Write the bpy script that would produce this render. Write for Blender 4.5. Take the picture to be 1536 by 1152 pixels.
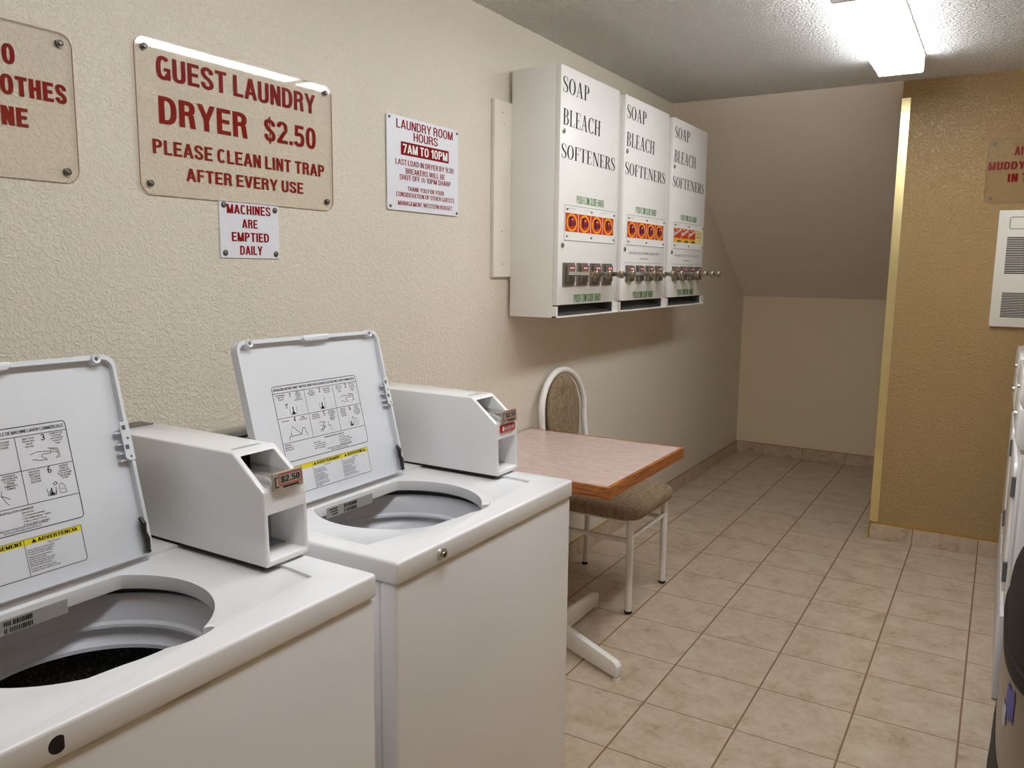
import bpy, bmesh, math, random
from mathutils import Vector, Matrix
random.seed(7)
PI = math.pi
for o in list(bpy.data.objects):
    bpy.data.objects.remove(o)
C = bpy.context.scene.collection
SC = bpy.context.scene

# ------------------------------------------------------------------ camera
cam_d = bpy.data.cameras.new('camera')
cam_d.sensor_width = 36.0
cam_d.lens = 36.0 * 1208.83 / 1536.0
cam_d.clip_start = 0.02
cam = bpy.data.objects.new('camera', cam_d)
C.objects.link(cam)
_y, _p, _r = -0.54356, -0.14295, 0.01147
_f = Vector((math.sin(_y) * math.cos(_p), math.cos(_y) * math.cos(_p), math.sin(_p)))
_rt = Vector((math.cos(_y), -math.sin(_y), 0))
_up = _rt.cross(_f)
_rt2 = _rt * math.cos(_r) + _up * math.sin(_r)
_up2 = -_rt * math.sin(_r) + _up * math.cos(_r)
cam.matrix_world = Matrix(((_rt2.x, _up2.x, -_f.x, 1.75813), (_rt2.y, _up2.y, -_f.y, 0.0),
                           (_rt2.z, _up2.z, -_f.z, 1.45506), (0, 0, 0, 1)))
SC.camera = cam

# ------------------------------------------------------------------ world, exposure
LAMP = 16.0          # emission of the fluorescent diffusers
LAMP_COL = (0.94, 0.975, 1.0, 1)
wld = bpy.data.worlds.new('world')
SC.world = wld
wld.use_nodes = True
wld.node_tree.nodes['Background'].inputs[0].default_value = (0.9, 0.92, 1.0, 1)
wld.node_tree.nodes['Background'].inputs[1].default_value = 0.05
SC.view_settings.view_transform = 'Standard'
SC.view_settings.look = 'None'
SC.view_settings.exposure = 0.0
SC.view_settings.gamma = 1.0
SC.view_settings.use_curve_mapping = False
SC.cycles.use_denoising = True
SC.cycles.max_bounces = 14
SC.cycles.diffuse_bounces = 12
SC.cycles.transparent_max_bounces = 16

# ------------------------------------------------------------------ room numbers (metres)
YB = 6.443          # back wall
YF = -1.5           # wall behind the viewer
YP = 4.711          # face of the tan dividing wall, and where the ceiling starts to slope
XR = 2.62           # right wall
XP = 1.233          # free end of the dividing wall
ZC = 2.425
ZS = 1.256          # height of the back wall under the slope
TS, TX, TY = 0.308, 0.2142, 2.119   # tile pitch and grid offsets


# ------------------------------------------------------------------ materials
def lin(c):
    return c / 12.92 if c <= 0.04045 else ((c + 0.055) / 1.055) ** 2.4


def rgb(r, g, b):
    return (lin(r / 255), lin(g / 255), lin(b / 255), 1)


class NT:
    def __init__(s, name):
        s.m = bpy.data.materials.new(name)
        s.m.use_nodes = True
        s.t = s.m.node_tree
        s.b = s.t.nodes['Principled BSDF']
        s.out = s.t.nodes['Material Output']

    def n(s, typ, **kw):
        nd = s.t.nodes.new(typ)
        for k, v in kw.items():
            if k.startswith('i_'):
                nd.inputs[k[2:].replace('_', ' ')].default_value = v
            else:
                setattr(nd, k, v)
        return nd

    def l(s, a, b):
        s.t.links.new(a, b)

    def math(s, op, a, b=None):
        nd = s.n('ShaderNodeMath', operation=op)
        for i, v in enumerate((a, b)):
            if v is None:
                continue
            if isinstance(v, (int, float)):
                nd.inputs[i].default_value = v
            else:
                s.l(v, nd.inputs[i])
        return nd.outputs[0]

    def coord(s):
        return s.n('ShaderNodeTexCoord').outputs['Object']

    def noise(s, vec, scale, detail=3, rough=0.5, dist=0.0):
        nd = s.n('ShaderNodeTexNoise')
        nd.inputs['Scale'].default_value = scale
        nd.inputs['Detail'].default_value = detail
        nd.inputs['Roughness'].default_value = rough
        nd.inputs['Distortion'].default_value = dist
        s.l(vec, nd.inputs['Vector'])
        return nd.outputs[0]

    def ramp(s, fac, stops):
        nd = s.n('ShaderNodeValToRGB')
        e = nd.color_ramp.elements
        while len(e) < len(stops):
            e.new(0.5)
        for i, (p, c) in enumerate(stops):
            e[i].position = p
            e[i].color = c if len(c) == 4 else (*c, 1)
        s.l(fac, nd.inputs[0])
        return nd.outputs[0]

    def bump(s, h, strength, dist):
        nd = s.n('ShaderNodeBump')
        nd.inputs['Strength'].default_value = strength
        nd.inputs['Distance'].default_value = dist
        s.l(h, nd.inputs['Height'])
        s.l(nd.outputs[0], s.b.inputs['Normal'])

    def mix(s, fac, a, b):
        nd = s.n('ShaderNodeMix', data_type='RGBA')
        s.l(fac, nd.inputs[0])
        for i, v in ((6, a), (7, b)):
            if isinstance(v, tuple):
                nd.inputs[i].default_value = v
            else:
                s.l(v, nd.inputs[i])
        return nd.outputs[2]


def plain(name, col, rough=0.5, metal=0.0, coat=0.0, spec=0.5, var=0.04, vscale=6.0):
    t = NT(name)
    v = t.noise(t.coord(), vscale, 4)
    a = tuple(max(0, c * (1 - var)) for c in col[:3]) + (1,)
    b = tuple(min(1, c * (1 + var)) for c in col[:3]) + (1,)
    t.l(t.ramp(v, [(0.35, a), (0.65, b)]), t.b.inputs['Base Color'])
    t.b.inputs['Roughness'].default_value = rough
    t.b.inputs['Metallic'].default_value = metal
    t.b.inputs['Coat Weight'].default_value = coat
    t.b.inputs['Coat Roughness'].default_value = 0.08
    t.b.inputs['Specular IOR Level'].default_value = spec
    return t.m


def textured_paint(name, col, rough, scale, strength, dist, worm=True, spec=0.5):
    t = NT(name)
    co = t.coord()
    v = t.noise(co, 1.3, 3)
    a = tuple(c * 0.965 for c in col[:3]) + (1,)
    t.l(t.ramp(v, [(0.35, a), (0.65, col)]), t.b.inputs['Base Color'])
    n1 = t.noise(co, scale, 2.5, 0.5, 1.2 if worm else 0.0)
    n2 = t.noise(co, scale * 2.7, 2, 0.5)
    h = t.ramp(n1, [(0.44, (0, 0, 0)), (0.60, (1, 1, 1))])
    h2 = t.math('ADD', h, t.math('MULTIPLY', n2, 0.35))
    t.bump(h2, strength, dist)
    t.b.inputs['Roughness'].default_value = rough
    t.b.inputs['Specular IOR Level'].default_value = spec
    return t.m


M = {}
M['wall'] = textured_paint('cream_wall_paint', rgb(226, 217, 200), 0.42, 80, 0.50, 0.004)
M['wall_far_lit'] = textured_paint('cream_wall_paint_lit', rgb(232, 215, 182), 0.5, 80, 0.3, 0.003)  # same cream paint, made lighter and warmer to stand in for light back there
M['tan'] = textured_paint('tan_wall_paint', rgb(174, 144, 96), 0.34, 72, 0.65, 0.004)
M['slope'] = textured_paint('slope_paint', rgb(240, 231, 218), 0.6, 80, 0.15, 0.002, False)
M['ceil'] = textured_paint('ceiling_texture', rgb(247, 246, 243), 0.7, 85, 1.0, 0.012, False)


def tile_mat(name, floor=True):
    t = NT(name)
    co = t.coord()
    sep = t.n('ShaderNodeSeparateXYZ')
    t.l(co, sep.inputs[0])
    x, y = sep.outputs[0], sep.outputs[1]

    def cell(v, off, hw):
        u = t.math('DIVIDE', t.math('SUBTRACT', v, off), TS)
        fr = t.math('FRACT', t.math('ADD', u, 50.0))
        idx = t.math('FLOOR', t.math('ADD', u, 50.0))
        d = t.math('MULTIPLY', t.math('MINIMUM', fr, t.math('SUBTRACT', 1.0, fr)), TS)
        return t.math('LESS_THAN', d, hw), idx
    gx, ix = cell(x, TX, 0.0031)
    gy, iy = cell(y, TY, 0.0021)
    grout = t.math('MAXIMUM', gx, gy)
    comb = t.n('ShaderNodeCombineXYZ')
    t.l(t.math('MULTIPLY', ix, 3.71), comb.inputs[0])
    t.l(t.math('MULTIPLY', iy, 5.13), comb.inputs[1])
    addv = t.n('ShaderNodeVectorMath', operation='ADD')
    t.l(co, addv.inputs[0])
    t.l(comb.outputs[0], addv.inputs[1])
    v = addv.outputs[0]
    n1 = t.noise(v, 9, 6, 0.62, 0.4)
    n2 = t.noise(v, 34, 5, 0.65, 0.6)
    s = t.math('ADD', t.math('MULTIPLY', n1, 0.6), t.math('MULTIPLY', n2, 0.4))
    base = t.ramp(s, [(0.34, rgb(160, 137, 110)), (0.44, rgb(183, 164, 141)), (0.55, rgb(194, 179, 158)), (0.68, rgb(201, 188, 170))])
    t.l(t.mix(grout, base, rgb(134, 104, 78)), t.b.inputs['Base Color'])
    hgt = t.math('ADD', t.math('SUBTRACT', 1.0, grout), t.math('MULTIPLY', n2, 0.06))
    t.bump(hgt, 0.35, 0.002)
    r = t.math('ADD', 0.30, t.math('MULTIPLY', grout, 0.5))
    t.l(r, t.b.inputs['Roughness'])
    return t.m


M['tile'] = tile_mat('stone_look_floor_tile')


def base_tile():
    t = NT('stone_look_base_tile')
    v = t.coord()
    n1 = t.noise(v, 11, 6, 0.62, 0.4)
    n2 = t.noise(v, 40, 5, 0.65, 0.6)
    s = t.math('ADD', t.math('MULTIPLY', n1, 0.6), t.math('MULTIPLY', n2, 0.4))
    t.l(t.ramp(s, [(0.36, rgb(164, 140, 114)), (0.48, rgb(190, 168, 142)), (0.64, rgb(204, 186, 164))]), t.b.inputs['Base Color'])
    t.b.inputs['Roughness'].default_value = 0.35
    return t.m


M['base_tile'] = base_tile()
M['grout'] = plain('brown_grout', rgb(128, 100, 76), 0.9)
M['caulk'] = plain('tan_caulk', rgb(160, 128, 78), 0.6)
M['brass'] = plain('polished_brass', rgb(246, 227, 166), 0.27, 1.0)
M['brass_edge'] = plain('brass_edge_strip', rgb(225, 185, 70), 0.3, 1.0)
M['enamel'] = plain('white_enamel', rgb(240, 240, 242), 0.22, coat=0.35, var=0.006, vscale=3)
M['enamel_matte'] = plain('white_powder_coat', rgb(236, 236, 235), 0.4, var=0.008, vscale=3)
M['lid_white'] = plain('lid_inner_white', rgb(224, 227, 233), 0.35, var=0.006)
M['plastic_gray'] = plain('pale_tub_plastic', rgb(228, 229, 236), 0.3)
M['gap_gray'] = plain('tub_gasket_gray', rgb(92, 92, 98), 0.6)
M['black'] = plain('black_plastic', rgb(26, 25, 25), 0.45)
M['ink'] = plain('black_ink', rgb(22, 22, 24), 0.6)
M['red_ink'] = plain('dark_red_ink', rgb(138, 10, 14), 0.7, var=0.02, spec=0.12)
M['red_bright'] = plain('red_label', rgb(196, 26, 34), 0.4)
M['white_ink'] = plain('white_ink', rgb(240, 238, 236), 0.5)
M['green_ink'] = plain('green_ink', rgb(44, 128, 44), 0.5)
M['gray_ink'] = plain('gray_ink', rgb(120, 120, 124), 0.5)
M['yellow'] = plain('yellow_warning_ink', rgb(238, 220, 26), 0.45)
M['label_gray'] = plain('gray_serial_plate', rgb(170, 168, 162), 0.4)
M['chrome'] = plain('worn_chrome', rgb(205, 203, 200), 0.2, 1.0)
M['steel'] = plain('dull_steel', rgb(130, 126, 120), 0.38, 1.0)
M['galv'] = plain('galvanised_panel', rgb(165, 172, 180), 0.35, 0.8, var=0.12, vscale=30)
M['dark_steel'] = plain('dark_coin_plate', rgb(146, 139, 130), 0.4, 0.7, var=0.1, vscale=40)
M['plate_gray'] = plain('worn_gray_plate', rgb(176, 166, 152), 0.45, 0.3, var=0.15, vscale=60)
M['bronze'] = plain('bronze_knob', rgb(168, 156, 138), 0.3, 1.0)
M['void'] = plain('dark_interior', rgb(24, 22, 20), 0.8)
M['grease'] = plain('black_grease', rgb(38, 34, 32), 0.35, var=0.4, vscale=90)
M['sign_white'] = plain('white_sign_plate', rgb(226, 228, 236), 0.35, var=0.01)
M['oak_board'] = plain('cream_painted_board', rgb(230, 223, 210), 0.5)
M['cabinet'] = plain('white_cabinet_paint', rgb(238, 236, 232), 0.38, var=0.01)
M['cabinet_inner'] = plain('bare_tray_metal', rgb(130, 132, 134), 0.35, 0.8)
M['orange'] = plain('orange_red_carton', rgb(206, 58, 26), 0.4)
M['gold'] = plain('golden_yellow_ink', rgb(246, 178, 26), 0.4)
M['navy'] = plain('navy_ink', rgb(28, 26, 82), 0.4)
M['cream_label'] = plain('cream_carton', rgb(232, 216, 150), 0.45)
M['leaf_green'] = plain('leaf_green_ink', rgb(86, 120, 50), 0.45)
M['heater'] = plain('heater_enamel', rgb(230, 226, 216), 0.38, var=0.01)
M['white_tube'] = plain('white_painted_tube', rgb(236, 233, 228), 0.25, coat=0.3)
M['kick'] = plain('pale_gray_kick_panel', rgb(206, 206, 210), 0.3)
M['bin_black'] = plain('bin_lid_black', rgb(34, 31, 29), 0.6, spec=0.25)
M['bin_steel'] = plain('bin_brushed_steel', rgb(150, 142, 132), 0.3, 0.95, var=0.05, vscale=20)
M['tape_violet'] = plain('violet_blue_sticker', rgb(62, 54, 150), 0.4, var=0.25, vscale=30)
M['tape_gray'] = plain('scuffed_sticker_backing', rgb(178, 178, 186), 0.6, var=0.1, vscale=60)


def basket_mat():
    t = NT('speckled_black_porcelain')
    v = t.coord()
    n = t.noise(v, 210, 2, 0.6)
    t.l(t.ramp(n, [(0.42, rgb(26, 25, 24)), (0.58, rgb(58, 56, 52)), (0.72, rgb(110, 106, 98))]), t.b.inputs['Base Color'])
    t.b.inputs['Roughness'].default_value = 0.5
    return t.m


M['basket'] = basket_mat()


def laminate():
    t = NT('pink_beige_laminate')
    v = t.coord()
    mp = t.n('ShaderNodeMapping')
    mp.inputs['Scale'].default_value = (1.0, 2.2, 1.0)
    t.l(v, mp.inputs[0])
    n1 = t.noise(mp.outputs[0], 22, 5, 0.6, 0.8)
    t.l(t.ramp(n1, [(0.36, rgb(198, 171, 162)), (0.5, rgb(208, 185, 176)), (0.66, rgb(217, 198, 189))]), t.b.inputs['Base Color'])
    t.b.inputs['Roughness'].default_value = 0.28
    return t.m


M['laminate'] = laminate()


def oak():
    t = NT('oak_edge')
    v = t.coord()
    mp = t.n('ShaderNodeMapping')
    mp.inputs['Scale'].default_value = (3.0, 3.0, 42.0)
    t.l(v, mp.inputs[0])
    n1 = t.noise(mp.outputs[0], 3.2, 6, 0.6, 1.6)
    t.l(t.ramp(n1, [(0.36, rgb(112, 58, 20)), (0.5, rgb(168, 98, 42)), (0.66, rgb(192, 122, 60))]), t.b.inputs['Base Color'])
    t.b.inputs['Roughness'].default_value = 0.35
    return t.m


M['oak'] = oak()


def fabric():
    t = NT('leaf_patterned_upholstery')
    v = t.coord()
    n1 = t.noise(v, 16, 4, 0.6, 3.2)
    n2 = t.noise(v, 420, 2, 0.6)
    ws = t.n('ShaderNodeTexWave', wave_type='BANDS')
    ws.inputs['Scale'].default_value = 9
    ws.inputs['Distortion'].default_value = 14
    ws.inputs['Detail'].default_value = 3
    ws.inputs['Detail Scale'].default_value = 1.6
    t.l(v, ws.inputs['Vector'])
    s = t.math('ADD', t.math('MULTIPLY', n1, 0.85), t.math('MULTIPLY', ws.outputs['Fac'], 0.15))
    t.l(t.ramp(s, [(0.30, rgb(114, 96, 76)), (0.42, rgb(138, 119, 96)), (0.56, rgb(147, 129, 104)), (0.74, rgb(160, 142, 116))]), t.b.inputs['Base Color'])
    t.bump(t.math('ADD', n2, t.math('MULTIPLY', s, 2.0)), 0.5, 0.0015)
    t.b.inputs['Roughness'].default_value = 0.9
    t.b.inputs['Specular IOR Level'].default_value = 0.2
    return t.m


M['fabric'] = fabric()
M['thread'] = plain('brown_stitching', rgb(104, 86, 64), 0.9)


def clear_acrylic(name, tint, fres=1.0):
    t = NT(name)
    t.t.nodes.remove(t.b)
    tr = t.n('ShaderNodeBsdfTransparent')
    tr.inputs[0].default_value = tint
    gl = t.n('ShaderNodeBsdfGlossy')
    gl.inputs['Roughness'].default_value = 0.03
    gl.inputs['Color'].default_value = (1, 1, 1, 1)
    lw = t.n('ShaderNodeLayerWeight')
    lw.inputs['Blend'].default_value = 0.5
    n = t.noise(t.coord(), 3, 2)
    p5 = t.math('MULTIPLY', t.math('POWER', lw.outputs['Facing'], 5.0), 0.9)
    mx = t.n('ShaderNodeMixShader')
    t.l(t.math('ADD', p5, t.math('ADD', 0.036, t.math('MULTIPLY', n, 0.006))), mx.inputs[0])
    t.l(tr.outputs[0], mx.inputs[1])
    t.l(gl.outputs[0], mx.inputs[2])
    t.l(mx.outputs[0], t.out.inputs[0])
    return t.m


M['acrylic'] = clear_acrylic('clear_acrylic', (0.985, 0.98, 0.97, 1))
M['acrylic_edge'] = plain('acrylic_cut_edge', rgb(196, 160, 140), 0.3)


def lamp_mat():
    t = NT('lit_diffuser')
    n = t.noise(t.coord(), 2.0, 1)
    t.l(t.ramp(n, [(0.0, LAMP_COL), (1.0, LAMP_COL)]), t.b.inputs['Emission Color'])
    t.b.inputs['Base Color'].default_value = (0.9, 0.9, 0.9, 1)
    t.b.inputs['Emission Strength'].default_value = LAMP
    return t.m


M['lamp'] = lamp_mat()

# ------------------------------------------------------------------ mesh helpers
ORG = {}


def orgof(o):
    while o is not None:
        if o.name in ORG:
            return ORG[o.name]
        o = o.parent
    return Vector((0, 0, 0))


class MB:
    def __init__(s):
        s.bm = bmesh.new()

    def _merge(s, b, mi):
        for f in b.faces:
            f.material_index = mi
        me = bpy.data.meshes.new('tmp')
        b.to_mesh(me)
        b.free()
        n0 = len(s.bm.faces)
        s.bm.from_mesh(me)
        bpy.data.meshes.remove(me)
        s.bm.faces.ensure_lookup_table()
        for i in range(n0, len(s.bm.faces)):
            s.bm.faces[i].material_index = mi
        return s

    def hexa(s, P, bev=0.0, seg=2, mi=0):
        b = bmesh.new()
        v = [b.verts.new(p) for p in P]
        for q in ((0, 3, 2, 1), (4, 5, 6, 7), (0, 1, 5, 4), (1, 2, 6, 5), (2, 3, 7, 6), (3, 0, 4, 7)):
            b.faces.new([v[i] for i in q])
        bmesh.ops.recalc_face_normals(b, faces=b.faces)
        if bev > 0:
            bmesh.ops.bevel(b, geom=list(b.edges), offset=bev, segments=seg, profile=0.5, affect='EDGES', clamp_overlap=True)
        return s._merge(b, mi)

    def box(s, x0, x1, y0, y1, z0, z1, bev=0.0, seg=2, mi=0):
        return s.hexa([(x0, y0, z0), (x1, y0, z0), (x1, y1, z0), (x0, y1, z0),
                       (x0, y0, z1), (x1, y0, z1), (x1, y1, z1), (x0, y1, z1)], bev, seg, mi)

    def prism(s, pts, fr, d0, d1, bev=0.0, seg=2, mi=0):
        """polygon pts (u,v) in frame fr, from depth d0 to d1"""
        b = bmesh.new()
        a = [b.verts.new(fr.P(u, v, d0)) for u, v in pts]
        c = [b.verts.new(fr.P(u, v, d1)) for u, v in pts]
        n = len(pts)
        b.faces.new(a[::-1])
        b.faces.new(c)
        for i in range(n):
            b.faces.new([a[i], a[(i + 1) % n], c[(i + 1) % n], c[i]])
        bmesh.ops.recalc_face_normals(b, faces=b.faces)
        if bev > 0:
            bmesh.ops.bevel(b, geom=list(b.edges), offset=bev, segments=seg, profile=0.5, affect='EDGES', clamp_overlap=True)
        return s._merge(b, mi)

    def ring(s, po, pi, fr, d0, d1, mi=0):
        b = bmesh.new()
        n = len(po)
        V = [[b.verts.new(fr.P(u, v, d)) for u, v in p] for p, d in ((po, d0), (po, d1), (pi, d1), (pi, d0))]
        for k in range(4):
            A, B = V[k], V[(k + 1) % 4]
            for i in range(n):
                j = (i + 1) % n
                b.faces.new([A[i], A[j], B[j], B[i]])
        bmesh.ops.recalc_face_normals(b, faces=b.faces)
        return s._merge(b, mi)

    def tube(s, pts, r, n=12, mi=0, cap=True, closed=False):
        b = bmesh.new()
        P = [Vector(p) for p in pts]
        R = r if isinstance(r, (list, tuple)) else [r] * len(P)
        m = len(P)
        t0 = (P[1] - P[0]).normalized()
        ref = Vector((0, 0, 1)) if abs(t0.z) < 0.9 else Vector((1, 0, 0))
        nx = (ref - t0 * ref.dot(t0)).normalized()
        rings = []
        for i in range(m):
            if closed:
                t = (P[(i + 1) % m] - P[i - 1]).normalized()
            else:
                t = (P[min(i + 1, m - 1)] - P[max(i - 1, 0)]).normalized()
            nx = (nx - t * nx.dot(t)).normalized()
            ny = t.cross(nx)
            rings.append([b.verts.new(P[i] + (nx * math.cos(2 * PI * k / n) + ny * math.sin(2 * PI * k / n)) * R[i]) for k in range(n)])
        for i in range(m if closed else m - 1):
            A, B = rings[i], rings[(i + 1) % m]
            for k in range(n):
                b.faces.new([A[k], A[(k + 1) % n], B[(k + 1) % n], B[k]])
        if cap and not closed:
            b.faces.new(rings[0][::-1])
            b.faces.new(rings[-1])
        bmesh.ops.recalc_face_normals(b, faces=b.faces)
        return s._merge(b, mi)

    def lathe(s, prof, c, axis=(0, 0, 1), n=48, mi=0, close=False):
        """prof: (r, h) list revolved about axis through c"""
        b = bmesh.new()
        ax = Vector(axis).normalized()
        ref = Vector((1, 0, 0)) if abs(ax.x) < 0.9 else Vector((0, 1, 0))
        u = (ref - ax * ref.dot(ax)).normalized()
        w = ax.cross(u)
        c = Vector(c)
        rings = []
        for r, h in prof:
            if r < 1e-6:
                rings.append([b.verts.new(c + ax * h)])
            else:
                rings.append([b.verts.new(c + ax * h + (u * math.cos(2 * PI * k / n) + w * math.sin(2 * PI * k / n)) * r) for k in range(n)])
        L = len(rings)
        for i in range(L if close else L - 1):
            A, B = rings[i], rings[(i + 1) % L]
            for k in range(n):
                j = (k + 1) % n
                if len(A) == 1 and len(B) == 1:
                    continue
                if len(A) == 1:
                    b.faces.new([A[0], B[j], B[k]])
                elif len(B) == 1:
                    b.faces.new([A[k], A[j], B[0]])
                else:
                    b.faces.new([A[k], A[j], B[j], B[k]])
        bmesh.ops.recalc_face_normals(b, faces=b.faces)
        return s._merge(b, mi)

    def cyl(s, c0, c1, r, n=20, mi=0, r1=None):
        return s.tube([c0, c1], [r, r if r1 is None else r1], n, mi)

    def poly(s, P, mi=0):
        v = [s.bm.verts.new(p) for p in P]
        f = s.bm.faces.new(v)
        f.material_index = mi
        return s

    def flat(s, fr, pts, d=0.0005, mi=0):
        return s.poly([fr.P(u, v, d) for u, v in pts], mi)

    def rect(s, fr, u0, u1, v0, v1, d=0.0005, mi=0):
        return s.flat(fr, [(u0, v0), (u1, v0), (u1, v1), (u0, v1)], d, mi)

    def line(s, fr, pts, w, d=0.0006, mi=0, closed=False):
        P = [Vector(p) for p in pts]
        m = len(P)
        n = m if closed else m - 1
        L, R = [], []
        for i in range(m):
            a = P[i - 1] if (i > 0 or closed) else None
            c = P[(i + 1) % m] if (i < m - 1 or closed) else None
            t1 = (P[i] - a).normalized() if a is not None else None
            t2 = (c - P[i]).normalized() if c is not None else None
            t = t1 if t2 is None else (t2 if t1 is None else (t1 + t2))
            if t.length < 1e-6:
                t = t2
            t = t.normalized()
            k = 1.0
            if t1 is not None and t2 is not None:
                k = 1.0 / max(0.45, abs(t.dot(t2)))
            nn = Vector((-t.y, t.x)) * (w / 2 * k)
            L.append(P[i] + nn)
            R.append(P[i] - nn)
        for i in range(n):
            j = (i + 1) % m
            s.flat(fr, [tuple(R[i]), tuple(R[j]), tuple(L[j]), tuple(L[i])], d, mi)
        return s

    def text(s, fr, txt, u0, v0, h, w=None, bold=0.0, d=0.0006, mi=0, align='l', sq=0.8):
        """print txt with baseline at v0, cap height h, width w (or natural width * sq), on frame fr"""
        vs, fs, W = glyphs(txt, bold)
        k = (w / W) if w else h * sq
        wid = W * k
        off = u0 if align == 'l' else (u0 - wid / 2 if align == 'c' else u0 - wid)
        vv = [s.bm.verts.new(fr.P(off + x * k, v0 + y * h, d)) for x, y in vs]
        for f in fs:
            try:
                g = s.bm.faces.new([vv[i] for i in f])
                g.material_index = mi
            except ValueError:
                pass
        return s

    def serif(s, fr, txt, u0, v0, h, w, d=0.0006, mi=0):
        quads, W = serif_word(txt)
        k = w / W
        for i, q in enumerate(quads):
            s.flat(fr, [(u0 + x * k, v0 + y * h) for x, y in q], d + (i % 7) * 2e-5, mi)
        return s

    def block(s, fr, txt, u0, v0, h, w, d=0.0006, mi=0, T=.2, ty=.155, al='l'):
        quads, W = block_word(txt, T, ty)
        k = w / W
        if al == 'c':
            u0 = u0 - w / 2
        for i, q in enumerate(quads):
            s.flat(fr, [(u0 + x * k, v0 + y * h) for x, y in q], d + (i % 7) * 2e-5, mi)
        return s

    def build(s, name, mats, parent=None, loc=None, angle=35, flatshade=False):
        if not isinstance(mats, (list, tuple)):
            mats = [mats]
        me = bpy.data.meshes.new(name)
        org = Vector(loc) if loc is not None else (orgof(parent) if parent is not None else Vector((0, 0, 0)))
        if org.length > 0:
            bmesh.ops.translate(s.bm, verts=s.bm.verts, vec=-org)
        s.bm.to_mesh(me)
        s.bm.free()
        for m in mats:
            me.materials.append(M[m])
        if not flatshade:
            me.shade_smooth()
            me.set_sharp_from_angle(angle=math.radians(angle))
        o = bpy.data.objects.new(name, me)
        C.objects.link(o)
        if parent is not None:
            o.parent = parent
        else:
            o.location = org
            ORG[o.name] = org
        return o


class Fr:
    def __init__(s, O, U, V, N):
        s.O, s.U, s.V, s.N = Vector(O), Vector(U), Vector(V), Vector(N)

    def P(s, u, v, d=0.0):
        return s.O + s.U * u + s.V * v + s.N * d


WL = lambda x: Fr((x, 0, 0), (0, 1, 0), (0, 0, 1), (1, 0, 0))        # faces the room from the left wall: u = y, v = z
WP = lambda y: Fr((0, y, 0), (1, 0, 0), (0, 0, 1), (0, -1, 0))       # faces the viewer from the dividing wall: u = x, v = z
WF = Fr((0, 0, 0), (1, 0, 0), (0, 1, 0), (0, 0, 1))                  # plan: u = x, v = y, depth = z

_gc = {}


def glyphs(txt, bold):
    key = (txt, bold)
    if key in _gc:
        return _gc[key]
    cu = bpy.data.curves.new('t', 'FONT')
    cu.resolution_u = 3
    cu.fill_mode = 'FRONT'
    cu.offset = bold

    def conv(body):
        cu.body = body
        o = bpy.data.objects.new('t', cu)
        C.objects.link(o)
        dg = bpy.context.evaluated_depsgraph_get()
        dg.update()
        me = bpy.data.meshes.new_from_object(o.evaluated_get(dg))
        bpy.data.objects.remove(o)
        vs = [(v.co.x, v.co.y) for v in me.vertices]
        fs = [tuple(p.vertices) for p in me.polygons]
        bpy.data.meshes.remove(me)
        return vs, fs
    if ('cap', bold) not in _gc:
        hv, _ = conv('H')
        _gc[('cap', bold)] = (min(y for _, y in hv), max(y for _, y in hv))
    b0, b1 = _gc[('cap', bold)]
    vs, fs = conv(txt)
    bpy.data.curves.remove(cu)
    H = b1 - b0
    x0 = min(x for x, _ in vs)
    vs = [((x - x0) / H, (y - b0) / H) for x, y in vs]
    W = max(x for x, _ in vs)
    _gc[key] = (vs, fs, W)
    return _gc[key]


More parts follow.
